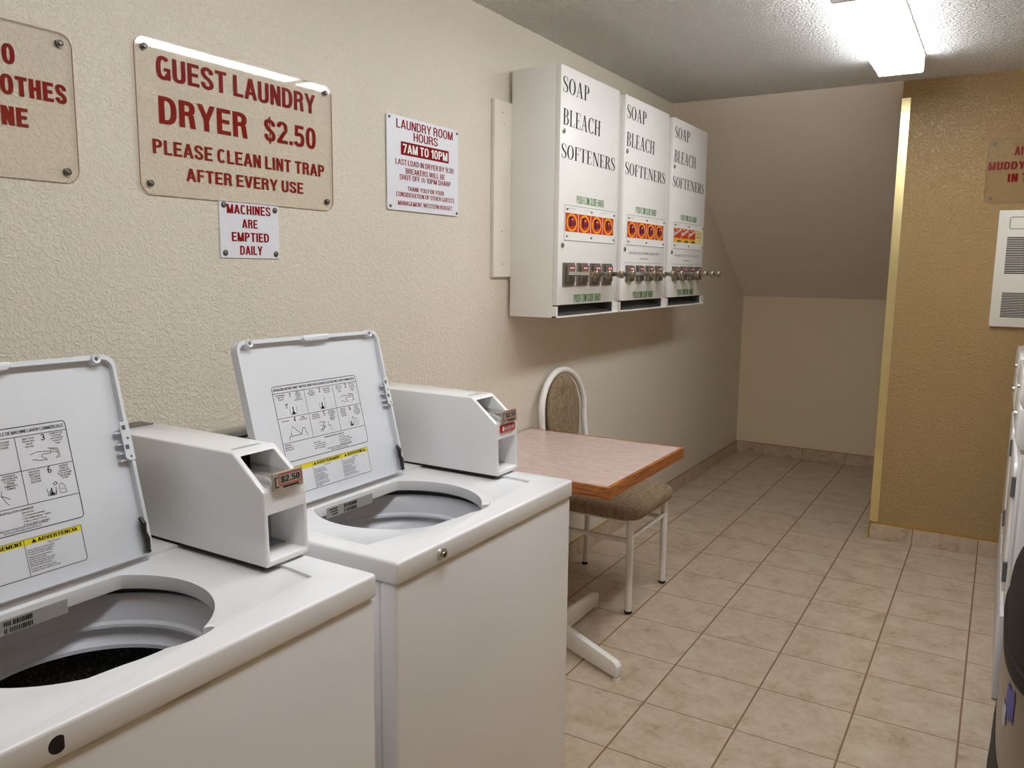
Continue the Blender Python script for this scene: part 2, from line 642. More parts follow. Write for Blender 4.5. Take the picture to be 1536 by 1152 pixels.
# a small condensed roman alphabet with thick and thin strokes and serifs (cap height 1)
def serif_word(txt):
    T, t, sh = 0.105, 0.035, 0.035
    out = []

    def R(x0, x1, y0, y1):
        out.append([(x0, y0), (x1, y0), (x1, y1), (x0, y1)])

    def stem(x, w=T, y0=0, y1=1, ser=0.05):
        R(x, x + w, y0, y1)
        if ser:
            R(x - ser, x + w + ser, y0, y0 + sh)
            R(x - ser, x + w + ser, y1 - sh, y1)

    def diag(xa, ya, xb, yb, w):
        out.append([(xa, ya), (xa + w, ya), (xb + w, yb), (xb, yb)])

    def arc(cx, cy, rx, ry, a0, a1, wx, wy, n=18):
        p = []
        for i in range(n + 1):
            a = math.radians(a0 + (a1 - a0) * i / n)
            p.append(((cx + rx * math.cos(a), cy + ry * math.sin(a)), (cx + (rx - wx) * math.cos(a), cy + (ry - wy) * math.sin(a))))
        for i in range(n):
            out.append([p[i][0], p[i + 1][0], p[i + 1][1], p[i][1]])
    x = 0.0
    for ch in txt:
        n0 = len(out)
        if ch == 'O':
            w = 0.50
            arc(w / 2, .5, w / 2, .515, 0, 360, T * 1.05, t, 30)
        elif ch == 'S':
            w = 0.36
            P = [(.31, .80), (.29, .93), (.18, .995), (.08, .93), (.05, .78), (.10, .64), (.19, .52), (.29, .40), (.32, .24), (.28, .08), (.17, .005), (.06, .07), (.03, .24)]
            Wd = [.02, .03, .035, .06, .09, .11, .12, .11, .09, .06, .035, .03, .02]
            # smooth with Catmull-Rom
            Q, V = [], []
            for i in range(len(P) - 1):
                p0, p1, p2, p3 = P[max(i - 1, 0)], P[i], P[i + 1], P[min(i + 2, len(P) - 1)]
                for k in range(4):
                    u = k / 4
                    Q.append(tuple(.5 * ((2 * p1[j]) + (-p0[j] + p2[j]) * u + (2 * p0[j] - 5 * p1[j] + 4 * p2[j] - p3[j]) * u * u + (-p0[j] + 3 * p1[j] - 3 * p2[j] + p3[j]) * u ** 3) for j in (0, 1)))
                    V.append(Wd[i] * (1 - u) + Wd[i + 1] * u)
            Q.append(P[-1]); V.append(Wd[-1])
            L = []
            for i in range(len(Q)):
                a, b = Q[max(i - 1, 0)], Q[min(i + 1, len(Q) - 1)]
                dx, dy = b[0] - a[0], b[1] - a[1]
                ln = math.hypot(dx, dy)
                nx, ny = -dy / ln * V[i] / 2, dx / ln * V[i] / 2
                L.append(((Q[i][0] + nx, Q[i][1] + ny), (Q[i][0] - nx, Q[i][1] - ny)))
            for i in range(len(L) - 1):
                out.append([L[i][0], L[i + 1][0], L[i + 1][1], L[i][1]])
            R(.305, .33, .72, .97)
            R(.02, .045, .04, .28)
        elif ch == 'A':
            w = 0.52
            diag(.04, 0, .235, 1, t)
            diag(.36, 0, .20, 1.0, T)
            R(.10, .40, .33, .33 + t)
            R(-.02, .13, 0, sh)
            R(.31, .54, 0, sh)
        elif ch in 'PRB':
            w = {'P': .42, 'R': .48, 'B': .44}[ch]
            stem(.06)
            top, mid = 1.0, (.47 if ch != 'B' else .52)
            R(.16, .24, 1 - t, 1)
            R(.16, .24, mid, mid + t)
            arc(.22, (1 + mid) / 2, .19, (1 - mid) / 2, -90, 90, T, t)
            if ch == 'B':
                R(.16, .24, 0, t)
                R(.16, .24, mid, mid + t)
                arc(.22, (mid + t) / 2, .22, (mid + t) / 2, -90, 90, T, t)
            if ch == 'R':
                diag(.38, 0, .20, mid + .02, T)
                R(.36, .53, 0, sh)
        elif ch == 'L':
            w = 0.40
            stem(.06)
            R(.06, .38, 0, t)
            R(.355, .385, 0, .24)
        elif ch in 'EF':
            w = 0.42 if ch == 'E' else .40
            stem(.06)
            R(.06, .38, 1 - t, 1)
            R(.35, .38, .78, 1)
            R(.06, .28, .50, .50 + t)
            R(.265, .29, .40, .62)
            if ch == 'E':
                R(.06, .40, 0, t)
                R(.37, .40, 0, .24)
        elif ch == 'C':
            w = 0.46
            arc(.25, .5, .25, .515, 48, 312, T * 1.05, t, 26)
            R(.40, .43, .70, 1.0)
            R(.405, .43, .02, .20)
        elif ch == 'H':
            w = 0.54
            stem(.06)
            stem(.375)
            R(.1, .42, .49, .49 + t)
        elif ch == 'T':
            w = 0.46
            stem(.18)
            R(0, .46, 1 - t, 1)
            R(0, .03, .76, 1)
            R(.43, .46, .76, 1)
        elif ch == 'N':
            w = 0.56
            R(.08, .08 + t, 0, 1)
            R(.02, .17, 0, sh)
            R(0, .14, 1 - sh, 1)
            R(.47, .47 + t, 0, 1)
            R(.41, .56, 1 - sh, 1)
            diag(.42, 0, .07, 1, T * 1.05)
        for i in range(n0, len(out)):
            out[i] = [(a + x, b) for a, b in out[i]]
        x += w + 0.055
    return out, x - 0.055


# a plain bold sans alphabet (cap height 1) built from bars, diagonals and rounded bowls
def block_word(txt, T=0.2, ty=0.155):
    out = []

    def R(x0, x1, y0, y1):
        out.append([(x0, y0), (x1, y0), (x1, y1), (x0, y1)])

    def diag(xa, ya, xb, yb, w):
        out.append([(xa, ya), (xa + w, ya), (xb + w, yb), (xb, yb)])

    def arc(cx, cy, rx, ry, a0, a1, n=16, e=0.80, tx=None):
        p = []
        tx = tx or T
        sg = lambda v, q: math.copysign(abs(v) ** q, v)
        for i in range(n + 1):
            a = math.radians(a0 + (a1 - a0) * i / n)
            c, q = sg(math.cos(a), e), sg(math.sin(a), e)
            p.append(((cx + rx * c, cy + ry * q), (cx + (rx - tx) * c, cy + (ry - ty) * q)))
        for i in range(n):
            out.append([p[i][0], p[i + 1][0], p[i + 1][1], p[i][1]])
    W0 = {'I': T, 'M': .72, 'W': .92, '.': T, ':': T, ' ': .24, 'A': .62, 'V': .6, 'L': .50, 'F': .50, 'E': .53, 'T': .56, 'J': .48, '1': .40, 'Y': .62, 'O': .62, 'Q': .62, 'C': .60, 'G': .61, 'D': .60, '@': .9}
    x = 0.0
    for ch in txt:
        n0 = len(out)
        w = W0.get(ch, .58)
        h = w / 2
        if ch in 'OQ0':
            arc(h, .5, h, .515, 0, 360, 32)
            if ch == 'Q':
                diag(.42, -.05, .28, .2, .16)
        elif ch == 'C' or ch == 'G':
            arc(h, .5, h, .515, 42, 318 if ch == 'C' else 330, 26)
            if ch == 'G':
                R(h + .02, w, .37, .37 + ty * .9)
                R(w - T * .8, w, 0, .40)
        elif ch == 'D':
            R(0, T, 0, 1); R(T, h, 0, ty); R(T, h, 1 - ty, 1)
            arc(h - .05, .5, h + .05, .5, -90, 90, 16)
        elif ch in 'PRB':
            m = .42 if ch == 'P' else .45
            R(0, T, 0, 1); R(T, h, 1 - ty, 1); R(T, h, m, m + ty)
            arc(h - .04, (1 + m) / 2, h + .02, (1 - m) / 2, -90, 90, 14)
            if ch == 'R':
                diag(w - T * 1.02, 0, w - T * 1.3, m + .05, T)
            if ch == 'B':
                R(T, h, 0, ty)
                arc(h - .03, (m + ty) / 2, h + .03, (m + ty) / 2, -90, 90, 14)
        elif ch in 'EFL':
            R(0, T, 0, 1)
            if ch in 'EL': R(0, w, 0, ty)
            if ch in 'EF': R(0, w, 1 - ty, 1); R(0, w - .05, .5 - ty * .45, .5 + ty * .55)
        elif ch == 'H':
            R(0, T, 0, 1); R(w - T, w, 0, 1); R(T, w - T, .5 - ty * .45, .5 + ty * .55)
        elif ch == 'I':
            R(0, T, 0, 1)
        elif ch == 'J':
            R(w - T, w, .28, 1); arc(h, .28, h, .295, 180, 360, 12)
        elif ch == 'K':
            R(0, T, 0, 1); diag(w - T * 1.1, 0, T * .75, .56, T * 1.1); diag(T * .2, .33, w - T * 1.15, 1, T * 1.1)
        elif ch == 'M':
            R(0, T, 0, 1); R(w - T, w, 0, 1)
            diag(h - T * .5, 0, T * .02, 1, T); diag(h - T * .5, 0, w - T * 1.02, 1, T)
        elif ch == 'N':
            R(0, T, 0, 1); R(w - T, w, 0, 1); diag(w - T * 1.08, 0, 0, 1, T * 1.08)
        elif ch == 'S' or ch == '$':
            P = [(w - T * .55, .70), (w - T * .62, .84), (h, 1.013 - ty / 2), (T * .58, .86), (T * .55, .70), (h * .75, .55), (h * 1.25, .46), (w - T * .52, .31), (w - T * .58, .14), (h, ty / 2 - .013), (T * .6, .15), (T * .5, .31)]
            Q = []
            for i in range(len(P) - 1):
                p0, p1, p2, p3 = P[max(i - 1, 0)], P[i], P[i + 1], P[min(i + 2, len(P) - 1)]
                for k in range(4):
                    u = k / 4
                    Q.append(tuple(.5 * ((2 * p1[j]) + (-p0[j] + p2[j]) * u + (2 * p0[j] - 5 * p1[j] + 4 * p2[j] - p3[j]) * u * u + (-p0[j] + 3 * p1[j] - 3 * p2[j] + p3[j]) * u ** 3) for j in (0, 1)))
            Q.append(P[-1])
            L = []
            for i in range(len(Q)):
                a, b = Q[max(i - 1, 0)], Q[min(i + 1, len(Q) - 1)]
                dx, dy = b[0] - a[0], b[1] - a[1]
                ln = math.hypot(dx, dy)
                t2 = (T * abs(dy) + ty * abs(dx)) / (abs(dx) + abs(dy)) / 2
                L.append(((Q[i][0] - dy / ln * t2, Q[i][1] + dx / ln * t2), (Q[i][0] + dy / ln * t2, Q[i][1] - dx / ln * t2)))
            for i in range(len(L) - 1):
                out.append([L[i][0], L[i + 1][0], L[i + 1][1], L[i][1]])
            if ch == '$':
                R(h - .04, h + .04, -.12, .06); R(h - .04, h + .04, .94, 1.12); R(h - .025, h + .025, 0, 1)
        elif ch == 'T':
            R(0, w, 1 - ty, 1); R(h - T / 2, h + T / 2, 0, 1)
        elif ch == 'U':
            R(0, T, .3, 1); R(w - T, w, .3, 1); arc(h, .3, h, .315, 180, 360, 16)
        elif ch == 'A':
            diag(-.02, 0, h - T * .52, 1, T); diag(w + .02 - T, 0, h - T * .48, 1, T); R(.13, w - .13, .22, .22 + ty * .9)
        elif ch == 'V':
            diag(h - T / 2, 0, -.02, 1, T); diag(h - T / 2, 0, w + .02 - T, 1, T)
        elif ch == 'W':
            for a, c in ((.26, -.02), (.26, .36), (.66 - T, .56 - T), (.66 - T, .94 - T)):
                diag(a - T * .5 if a < .3 else a + T * .5, 0, c, 1, T * .9)
        elif ch == 'X':
            diag(0, 0, w - T, 1, T); diag(w - T, 0, 0, 1, T)
        elif ch == 'Y':
            R(h - T / 2, h + T / 2, 0, .45); diag(h - T / 2, .40, -.02, 1, T); diag(h - T / 2, .40, w + .02 - T, 1, T)
        elif ch == 'Z':
            R(0, w, 0, ty); R(0, w, 1 - ty, 1); diag(0, ty * .6, w - T * 1.2, 1 - ty * .6, T * 1.2)
        elif ch == '1':
            R(w - T, w, 0, 1); R(.02, w - T, .70, .70 + ty * .8); R(w - T * 1.25, w, .78, 1)
        elif ch == '2':
            arc(h, .71, h, .305, -30, 175, 16); R(0, w, 0, ty); diag(0, ty * .7, w - T * 1.25, .58, T * 1.15)
        elif ch == '3':
            arc(h - .02, .74, h, .275, -80, 165, 14); arc(h - .02, .275, h + .02, .29, -165, 85, 16); R(h - .12, h + .02, .46, .46 + ty * .9)
        elif ch == '4':
            R(w - T * 1.5, w - T * .5, 0, 1); R(0, w, .22, .22 + ty); diag(0, .3, w - T * 1.5, 1, T * .8)
        elif ch == '5':
            R(.05, w - .04, 1 - ty, 1); R(.05, .05 + T * .85, .48, 1); arc(h - .02, .32, h + .02, .335, -160, 140, 18)
        elif ch == '6':
            arc(h, .5, h, .515, 50, 270, 20); arc(h, .31, h, .325, 0, 360, 22)
        elif ch == '7':
            R(0, w, 1 - ty, 1); diag(.12, 0, w - T, 1 - ty * .5, T)
        elif ch == '9':
            arc(h, .5, h, .515, -130, 90, 20); arc(h, .69, h, .325, 0, 360, 22)
        elif ch == '.':
            R(0, T, 0, ty * 1.15)
        elif ch == ':':
            R(0, T, .08, .08 + ty); R(0, T, .58, .58 + ty)
        elif ch == '@':
            arc(.45, .42, .45, .56, -60, 250, 26, 1.0, T * .5); arc(.43, .44, .21, .27, 0, 360, 20, 1.0, T * .5); R(.58, .66, .2, .68); R(.62, .78, .16, .25)
        for i in range(n0, len(out)):
            out[i] = [(a + x, b) for a, b in out[i]]
        x += w + (.085 if ch != ' ' else 0)
    return out, x - .085


def rrect(u0, u1, v0, v1, r, n=6):
    p = []
    for cx, cy, a0 in ((u1 - r, v0 + r, -90), (u1 - r, v1 - r, 0), (u0 + r, v1 - r, 90), (u0 + r, v0 + r, 180)):
        for i in range(n + 1):
            a = math.radians(a0 + 90 * i / n)
            p.append((cx + r * math.cos(a), cy + r * math.sin(a)))
    return p


def circ(cu, cv, r, n=24, ry=None):
    return [(cu + r * math.cos(2 * PI * i / n), cv + (ry or r) * math.sin(2 * PI * i / n)) for i in range(n)]


def thing(name, label, cat, loc, group=None):
    o = bpy.data.objects.new(name, None)
    o.empty_display_size = 0.05
    C.objects.link(o)
    o.location = loc
    ORG[o.name] = Vector(loc)
    return tag(o, label, cat, group)


def tag(o, label, cat, group=None):
    o['label'] = label
    o['category'] = cat
    if group:
        o['group'] = group
    return o


def struct(o):
    o['kind'] = 'structure'
    return o


def copy_tree(o, parent=None):
    c = o.copy()
    C.objects.link(c)
    if parent is not None:
        c.parent = parent
    for ch in list(o.children):
        copy_tree(ch, c)
    return c


def boolean(base_mb, cutters, bevel=0.0, seg=2, bevel_angle=30):
    """base minus cutters, edges softened; returns an MB holding the result"""
    tmp = []

    def raw(mb):
        me = bpy.data.meshes.new('t')
        mb.bm.to_mesh(me)
        mb.bm.free()
        o = bpy.data.objects.new('t', me)
        C.objects.link(o)
        tmp.append(o)
        return o
    b = raw(base_mb)
    for c in cutters:
        co = raw(c)
        md = b.modifiers.new('b', 'BOOLEAN')
        md.operation = 'DIFFERENCE'
        md.solver = 'EXACT'
        md.object = co
    if bevel > 0:
        md = b.modifiers.new('v', 'BEVEL')
        md.width = bevel
        md.segments = seg
        md.limit_method = 'ANGLE'
        md.angle_limit = math.radians(bevel_angle)
        md.use_clamp_overlap = True
    dg = bpy.context.evaluated_depsgraph_get()
    dg.update()
    me = bpy.data.meshes.new_from_object(b.evaluated_get(dg))
    r = MB()
    r.bm.from_mesh(me)
    bpy.data.meshes.remove(me)
    for o in tmp:
        m = o.data
        bpy.data.objects.remove(o)
        bpy.data.meshes.remove(m)
    return r


# ================================================================== THE SETTING
b = MB(); b.box(-0.12, XR + .12, YF - .12, YB + .12, -0.06, 0.0); struct(b.build('floor', 'tile'))
b = MB(); b.box(-0.12, 0, YF, YB, 0, ZC + .05); struct(b.build('wall_left', 'wall'))
b = MB(); b.box(0, XR, YB, YB + .12, 0, ZS + .05); struct(b.build('wall_back', 'wall_far_lit'))
b = MB(); b.box(XR, XR + .12, YF, YB, 0, ZC + .05); struct(b.build('wall_right', 'tan'))
b = MB(); b.box(-.12, XR + .12, YF - .12, YF, 0, ZC + .05); struct(b.build('wall_front', 'wall'))
b = MB(); b.box(0, XR, YF, YP, ZC, ZC + .06); struct(b.build('ceiling', 'ceil'))
b = MB()
b.hexa([(0, YP, ZC), (XR, YP, ZC), (XR, YB, ZS), (0, YB, ZS), (0, YP, ZC + .06), (XR, YP, ZC + .06), (XR, YB, ZS + .06), (0, YB, ZS + .06)])
struct(b.build('ceiling_slope', 'slope'))
b = MB(); b.box(XP, XR, YP, YP + .11, 0, ZC - .085, 0.0)
b.hexa([(XP, YP, ZC - .085), (XR, YP, ZC - .085), (XR, YP + .11, ZC - .085), (XP, YP + .11, ZC - .085), (XP, YP, ZC), (XR, YP, ZC), (XR, YP + .11, ZC - .075), (XP, YP + .11, ZC - .075)])
struct(b.build('wall_divider', 'tan'))


def baseboard(name, segs, z1, fr, u0, u1, dd, edge):
    """tiles between the joints segs along u, on frame fr, with a thin strip on top"""
    cuts = [u0] + [s for s in segs if u0 + .01 < s < u1 - .01] + [u1]
    b = MB()
    for a, c in zip(cuts[:-1], cuts[1:]):
        b.prism([(a + .0015, 0), (c - .0015, 0), (c - .0015, z1 - .004), (a + .0015, z1 - .004)], fr, 0, dd, 0.001, 1, 0)
    b.prism([(u0, 0), (u1, 0), (u1, z1 - .006), (u0, z1 - .006)], fr, 0, dd - .002, 0, 1, 1)
    b.prism([(u0, z1 - .004), (u1, z1 - .004), (u1, z1), (u0, z1)], fr, 0, dd + .0005, 0, 1, 2)
    return struct(b.build(name, ['base_tile', 'grout', edge]))


gy = [TY + TS * i for i in range(-20, 30)]
gx = [TX + TS * i for i in range(-5, 12)]
baseboard('baseboard_left', gy, .092, WL(0), YF, YB, .009, 'caulk')
baseboard('baseboard_back', gx, .092, WP(YB), .009, XR, .009, 'caulk')
baseboard('baseboard_divider', gx, .092, WP(YP), XP, 1.853, .009, 'brass_edge')
# brass corner guard on the end of the dividing wall, and the brass edge of its tile base
b = MB()
b.box(XP - .003, XP + .040, YP - .0025, YP, .096, ZC - .085, .0006, 1)
b.box(XP - .003, XP - .0005, YP, YP + .045, .096, ZC - .085, .0006, 1)
struct(b.build('trim_1', 'brass'))
b = MB()
b.box(XP - .0045, XP - .0005, YP - .010, YP + .005, 0.0, .092, .0005, 1)
struct(b.build('trim_2', 'brass_edge'))

# ================================================================== CEILING LIGHTS
def make_light(y0, y1, label):
    x0, x1 = 1.182, 1.366
    t = thing('ceiling_light', label, 'ceiling light', ((x0 + x1) / 2, (y0 + y1) / 2, ZC), 'fluorescent lights on the ceiling')
    b = MB(); b.box(x0 - .006, x1 + .006, y0, y1, ZC - .011, ZC, .002, 1)
    b.build('housing', 'enamel_matte', t)
    prof = [(x0, ZC - .011), (x0, ZC - .072), (x0 + .004, ZC - .076), (x1 - .004, ZC - .076), (x1, ZC - .072), (x1, ZC - .011)]
    b = MB(); b.prism(prof, Fr((0, y0 + .012, 0), (1, 0, 0), (0, 0, 1), (0, 1, 0)), 0, (y1 - y0) - .024)
    b.build('diffuser', 'lamp', t)
    prof2 = [(x0 - .003, ZC - .016), (x0 - .003, ZC - .074), (x0 + .003, ZC - .079), (x1 - .003, ZC - .079), (x1 + .003, ZC - .074), (x1 + .003, ZC - .016)]
    for ya, yb in ((y0, y0 + .012), (y1 - .012, y1)):
        b = MB(); b.prism(prof2, Fr((0, ya, 0), (1, 0, 0), (0, 0, 1), (0, 1, 0)), 0, yb - ya, .001, 1)
        b.build('end_cap', 'enamel_matte', t)
    return t


make_light(2.995, 4.20, 'lit fluorescent ceiling fixture nearest the tan dividing wall')
make_light(1.76, 2.965, 'lit fluorescent ceiling fixture above the washers and the table, second from the tan wall')
make_light(0.30, 1.505, 'lit fluorescent ceiling fixture over the camera side of the room, third from the tan wall')

# ================================================================== SIGNS ON THE LEFT WALL
def screw(parent, fr, u, v, d, r=.006):
    b = MB()
    ax = fr.N
    b.lathe([(0, .0035), (r * .55, .0033), (r * .6, .0042), (r, .0026), (r * 1.02, 0), (r * 1.35, .0), (r * 1.35, -.0012), (0, -.0012)], fr.P(u, v, d + .0013), ax, 16)
    return b.build('screw', 'steel', parent)


def acrylic_sign(name, label, fr, u0, u1, v0, v1, texts, bold, screws, r=.028):
    t = thing(name, label, 'sign', fr.P((u0 + u1) / 2, v0, 0))
    b = MB()
    pts = rrect(u0, u1, v0, v1, r, 8)
    b.prism(pts, fr, .0016, .0066)
    b.bm.faces.ensure_lookup_table()
    for f in b.bm.faces:
        f.material_index = 0 if len(f.verts) > 4 else 1
    b.build('panel', ['acrylic', 'acrylic_edge'], t, flatshade=True)
    for s, a, c, z, h in texts:
        b = MB()
        b.block(fr, s, a, z, h, c - a, .0011, 0, bold, bold * .8)
        b.build('text_line', 'red_ink', t, flatshade=True)
    for u, v in screws:
        screw(t, fr, u, v, .0066)
        bb = MB(); bb.cyl(fr.P(u, v, 0), fr.P(u, v, .0016), .008, 14)
        bb.build('spacer', 'steel', t)
    return t


W0 = WL(0)
acrylic_sign('acrylic_sign', 'large clear acrylic dryer price sign with dark red lettering on the cream wall', W0, 1.206, 1.845, 1.620, 1.978,
             [('GUEST LAUNDRY', 1.264, 1.782, 1.891, .053), ('DRYER', 1.266, 1.531, 1.788, .064), ('$2.50', 1.589, 1.782, 1.792, .058),
              ('PLEASE CLEAN LINT TRAP', 1.245, 1.815, 1.716, .034), ('AFTER EVERY USE', 1.335, 1.728, 1.660, .031)], .195,
             [(1.232, 1.955), (1.820, 1.957), (1.232, 1.645), (1.820, 1.645)])
acrylic_sign('acrylic_sign', 'clear acrylic sign cut off at the left of the photo, with dark red letters OTHES', W0, .45, 1.058, 1.628, 1.937,
             [('O', .915, .940, 1.852, .039), ('OTHES', .907, 1.043, 1.792, .039), ('NE', .905, .958, 1.731, .038)], .23,
             [(1.032, 1.915), (1.032, 1.650), (.478, 1.915), (.478, 1.650)])
WPP = WP(YP)
acrylic_sign('acrylic_sign', 'clear acrylic sign with dark red lettering on the tan wall above the heater', WPP, 1.636, 2.22, 1.800, 2.106,
             [('AI', 1.748, 1.783, 2.025, .040), ('MUDDY', 1.643, 1.797, 1.958, .038), ('IN T', 1.729, 1.814, 1.898, .040)], .23,
             [(1.662, 2.082), (1.662, 1.824), (2.194, 2.082), (2.194, 1.824)])

# white plates
t = thing('notice_sign', 'small white plate under the dryer price sign, machines are emptied daily', 'sign', (0, 1.5275, 1.473))
b = MB(); b.prism(rrect(1.427, 1.629, 1.473, 1.622, .002, 2), W0, 0, .0035, .0006, 1); b.build('plate', 'sign_white', t)
for s, a, c, z, h in [('MACHINES', 1.451, 1.599, 1.589, .024), ('ARE', 1.500, 1.552, 1.553, .023), ('EMPTIED', 1.464, 1.591, 1.517, .024), ('DAILY', 1.490, 1.566, 1.482, .024)]:
    b = MB()
    b.block(W0, s, a, z, h, c - a, .0040, 0, .2, .155)
    b.build('text_line', 'red_ink', t, flatshade=True)
for u, v in ((1.442, 1.610), (1.615, 1.606), (1.442, 1.486), (1.615, 1.486)):
    screw(t, W0, u, v, .0035)

t = thing('hours_sign', 'white laundry room hours plate with a dark red band, left of the white cabinets', 'sign', (0, 2.297, 1.642))
b = MB(); b.prism(rrect(2.096, 2.499, 1.642, 1.948, .008, 4), W0, .002, .0065, .0008, 1); b.build('plate', 'sign_white', t)
for s, a, c, z, h in [('LAUNDRY ROOM', 2.144, 2.463, 1.909, .029), ('HOURS', 2.235, 2.372, 1.876, .028)]:
    b = MB()
    b.block(W0, s, a, z, h, c - a, .0069, 0, .155, .12)
    b.build('text_line', 'red_ink', t, flatshade=True)
for s, a, c, z, h in [('LAST LOAD IN DRYER BY 9:30', 2.138, 2.469, 1.792, .018), ('BREAKERS WILL BE', 2.191, 2.415, 1.765, .018),
                      ('SHUT OFF @ 10PM SHARP', 2.159, 2.451, 1.744, .017), ('THANK YOU FOR YOUR', 2.201, 2.409, 1.709, .015),
                      ('CONSIDERATION OF OTHER GUESTS', 2.140, 2.473, 1.688, .015), ('MANAGEMENT WESTERN BUDGET', 2.150, 2.461, 1.660, .0145)]:
    b = MB()
    b.block(W0, s, a, z, h, c - a, .0069, 0, .165, .125)
    b.build('text_line', 'red_ink', t, flatshade=True)
b = MB(); b.rect(W0, 2.167, 2.438, 1.825, 1.868, .0070, 0)
b.block(W0, '7AM TO 10PM', 2.176, 1.832, .029, .254, .0074, 1, .19, .15)
b.build('hours_band', ['red_ink', 'white_ink'], t, flatshade=True)
for u, v in ((2.108, 1.938), (2.488, 1.936), (2.110, 1.654), (2.488, 1.652)):
    screw(t, W0, u, v, .0065, .0035)

# ================================================================== SOAP CABINETS
t = thing('mounting_board', 'cream painted board fixed to the wall behind the white vending cabinets', 'board', (0, 3.73, 1.418))
b = MB(); b.box(0, .016, 2.732, 4.74, 1.418, 2.106, .002, 1); b.build('board', 'oak_board', t)
for u, v in ((2.79, 2.06), (2.80, 2.02), (2.79, 1.60), (2.80, 1.47)):
    b = MB()
    b.lathe([(0, .0006), (.003, .0004), (.0032, 0)], (.016, u, v), (1, 0, 0), 10)
    b.build('nail', 'steel', t)

XD = .237   # door face


def carton(b, fr, u0, u1, v0, v1, kind, d):
    cu, cv = (u0 + u1) / 2, (v0 + v1) / 2
    w, h = u1 - u0, v1 - v0
    if kind == 'soap':
        b.rect(fr, u0, u1, v0, v1, d, 0)
        ro, ri = circ(cu, cv, w * .42, 28, h * .48), circ(cu, cv, w * .33, 28, h * .38)
        for i in range(28):
            j = (i + 1) % 28
            b.flat(fr, [ro[i], ro[j], ri[j], ri[i]], d + .0003, 1)
        sk = Fr(fr.P(cu, cv), fr.U + fr.V * .12, fr.V + fr.U * .10, fr.N)
        b.block(sk, 'T', -w * .30, -h * .20, h * .52, w * .34, d + .0007, 2, .2, .16)
        b.text(sk, 'ide', -w * .04, -h * .20, h * .36, w * .38, .02, d + .0007, 2)
        b.rect(fr, cu - w * .02, cu + w * .1, cv + h * .16, cv + h * .2, d + .0006, 3)
    elif kind == 'sheet':
        b.rect(fr, u0, u1, v0, v1, d, 0)
        b.rect(fr, u0, u1, v0, v0 + h * .3, d + .0002, 1)
        b.rect(fr, u0 + w * .45, u1, v0, v0 + h * .14, d + .0004, 4)
        b.flat(fr, [(u0 + w * .15, v1 - h * .12), (u0 + w * .6, v1 - h * .12), (u0 + w * .5, v1 - h * .01), (u0 + w * .2, v1 - h * .01)], d + .0003, 1)
        sk = Fr(fr.P(u0 + w * .06, v0 + h * .40), fr.U + fr.V * .32, fr.V, fr.N)
        b.text(sk, 'Bounce', 0, 0, h * .30, w * .88, .03, d + .0008, 3)
    else:
        b.rect(fr, u0, u1, v0, v1, d, 5)
        b.text(fr, 'I I', cu - w * .2, cv + h * .2, h * .1, w * .4, .02, d + .0004, 0)
        b.rect(fr, u0 + w * .14, u1 - w * .1, cv - h * .04, cv - h * .01, d + .0004, 2)
        b.rect(fr, u0 + w * .14, u1 - w * .1, cv + h * .03, cv + h * .05, d + .0004, 1)
        b.rect(fr, u0 + w * .3, u1 - w * .3, v0 + h * .2, v0 + h * .24, d + .0004, 1)


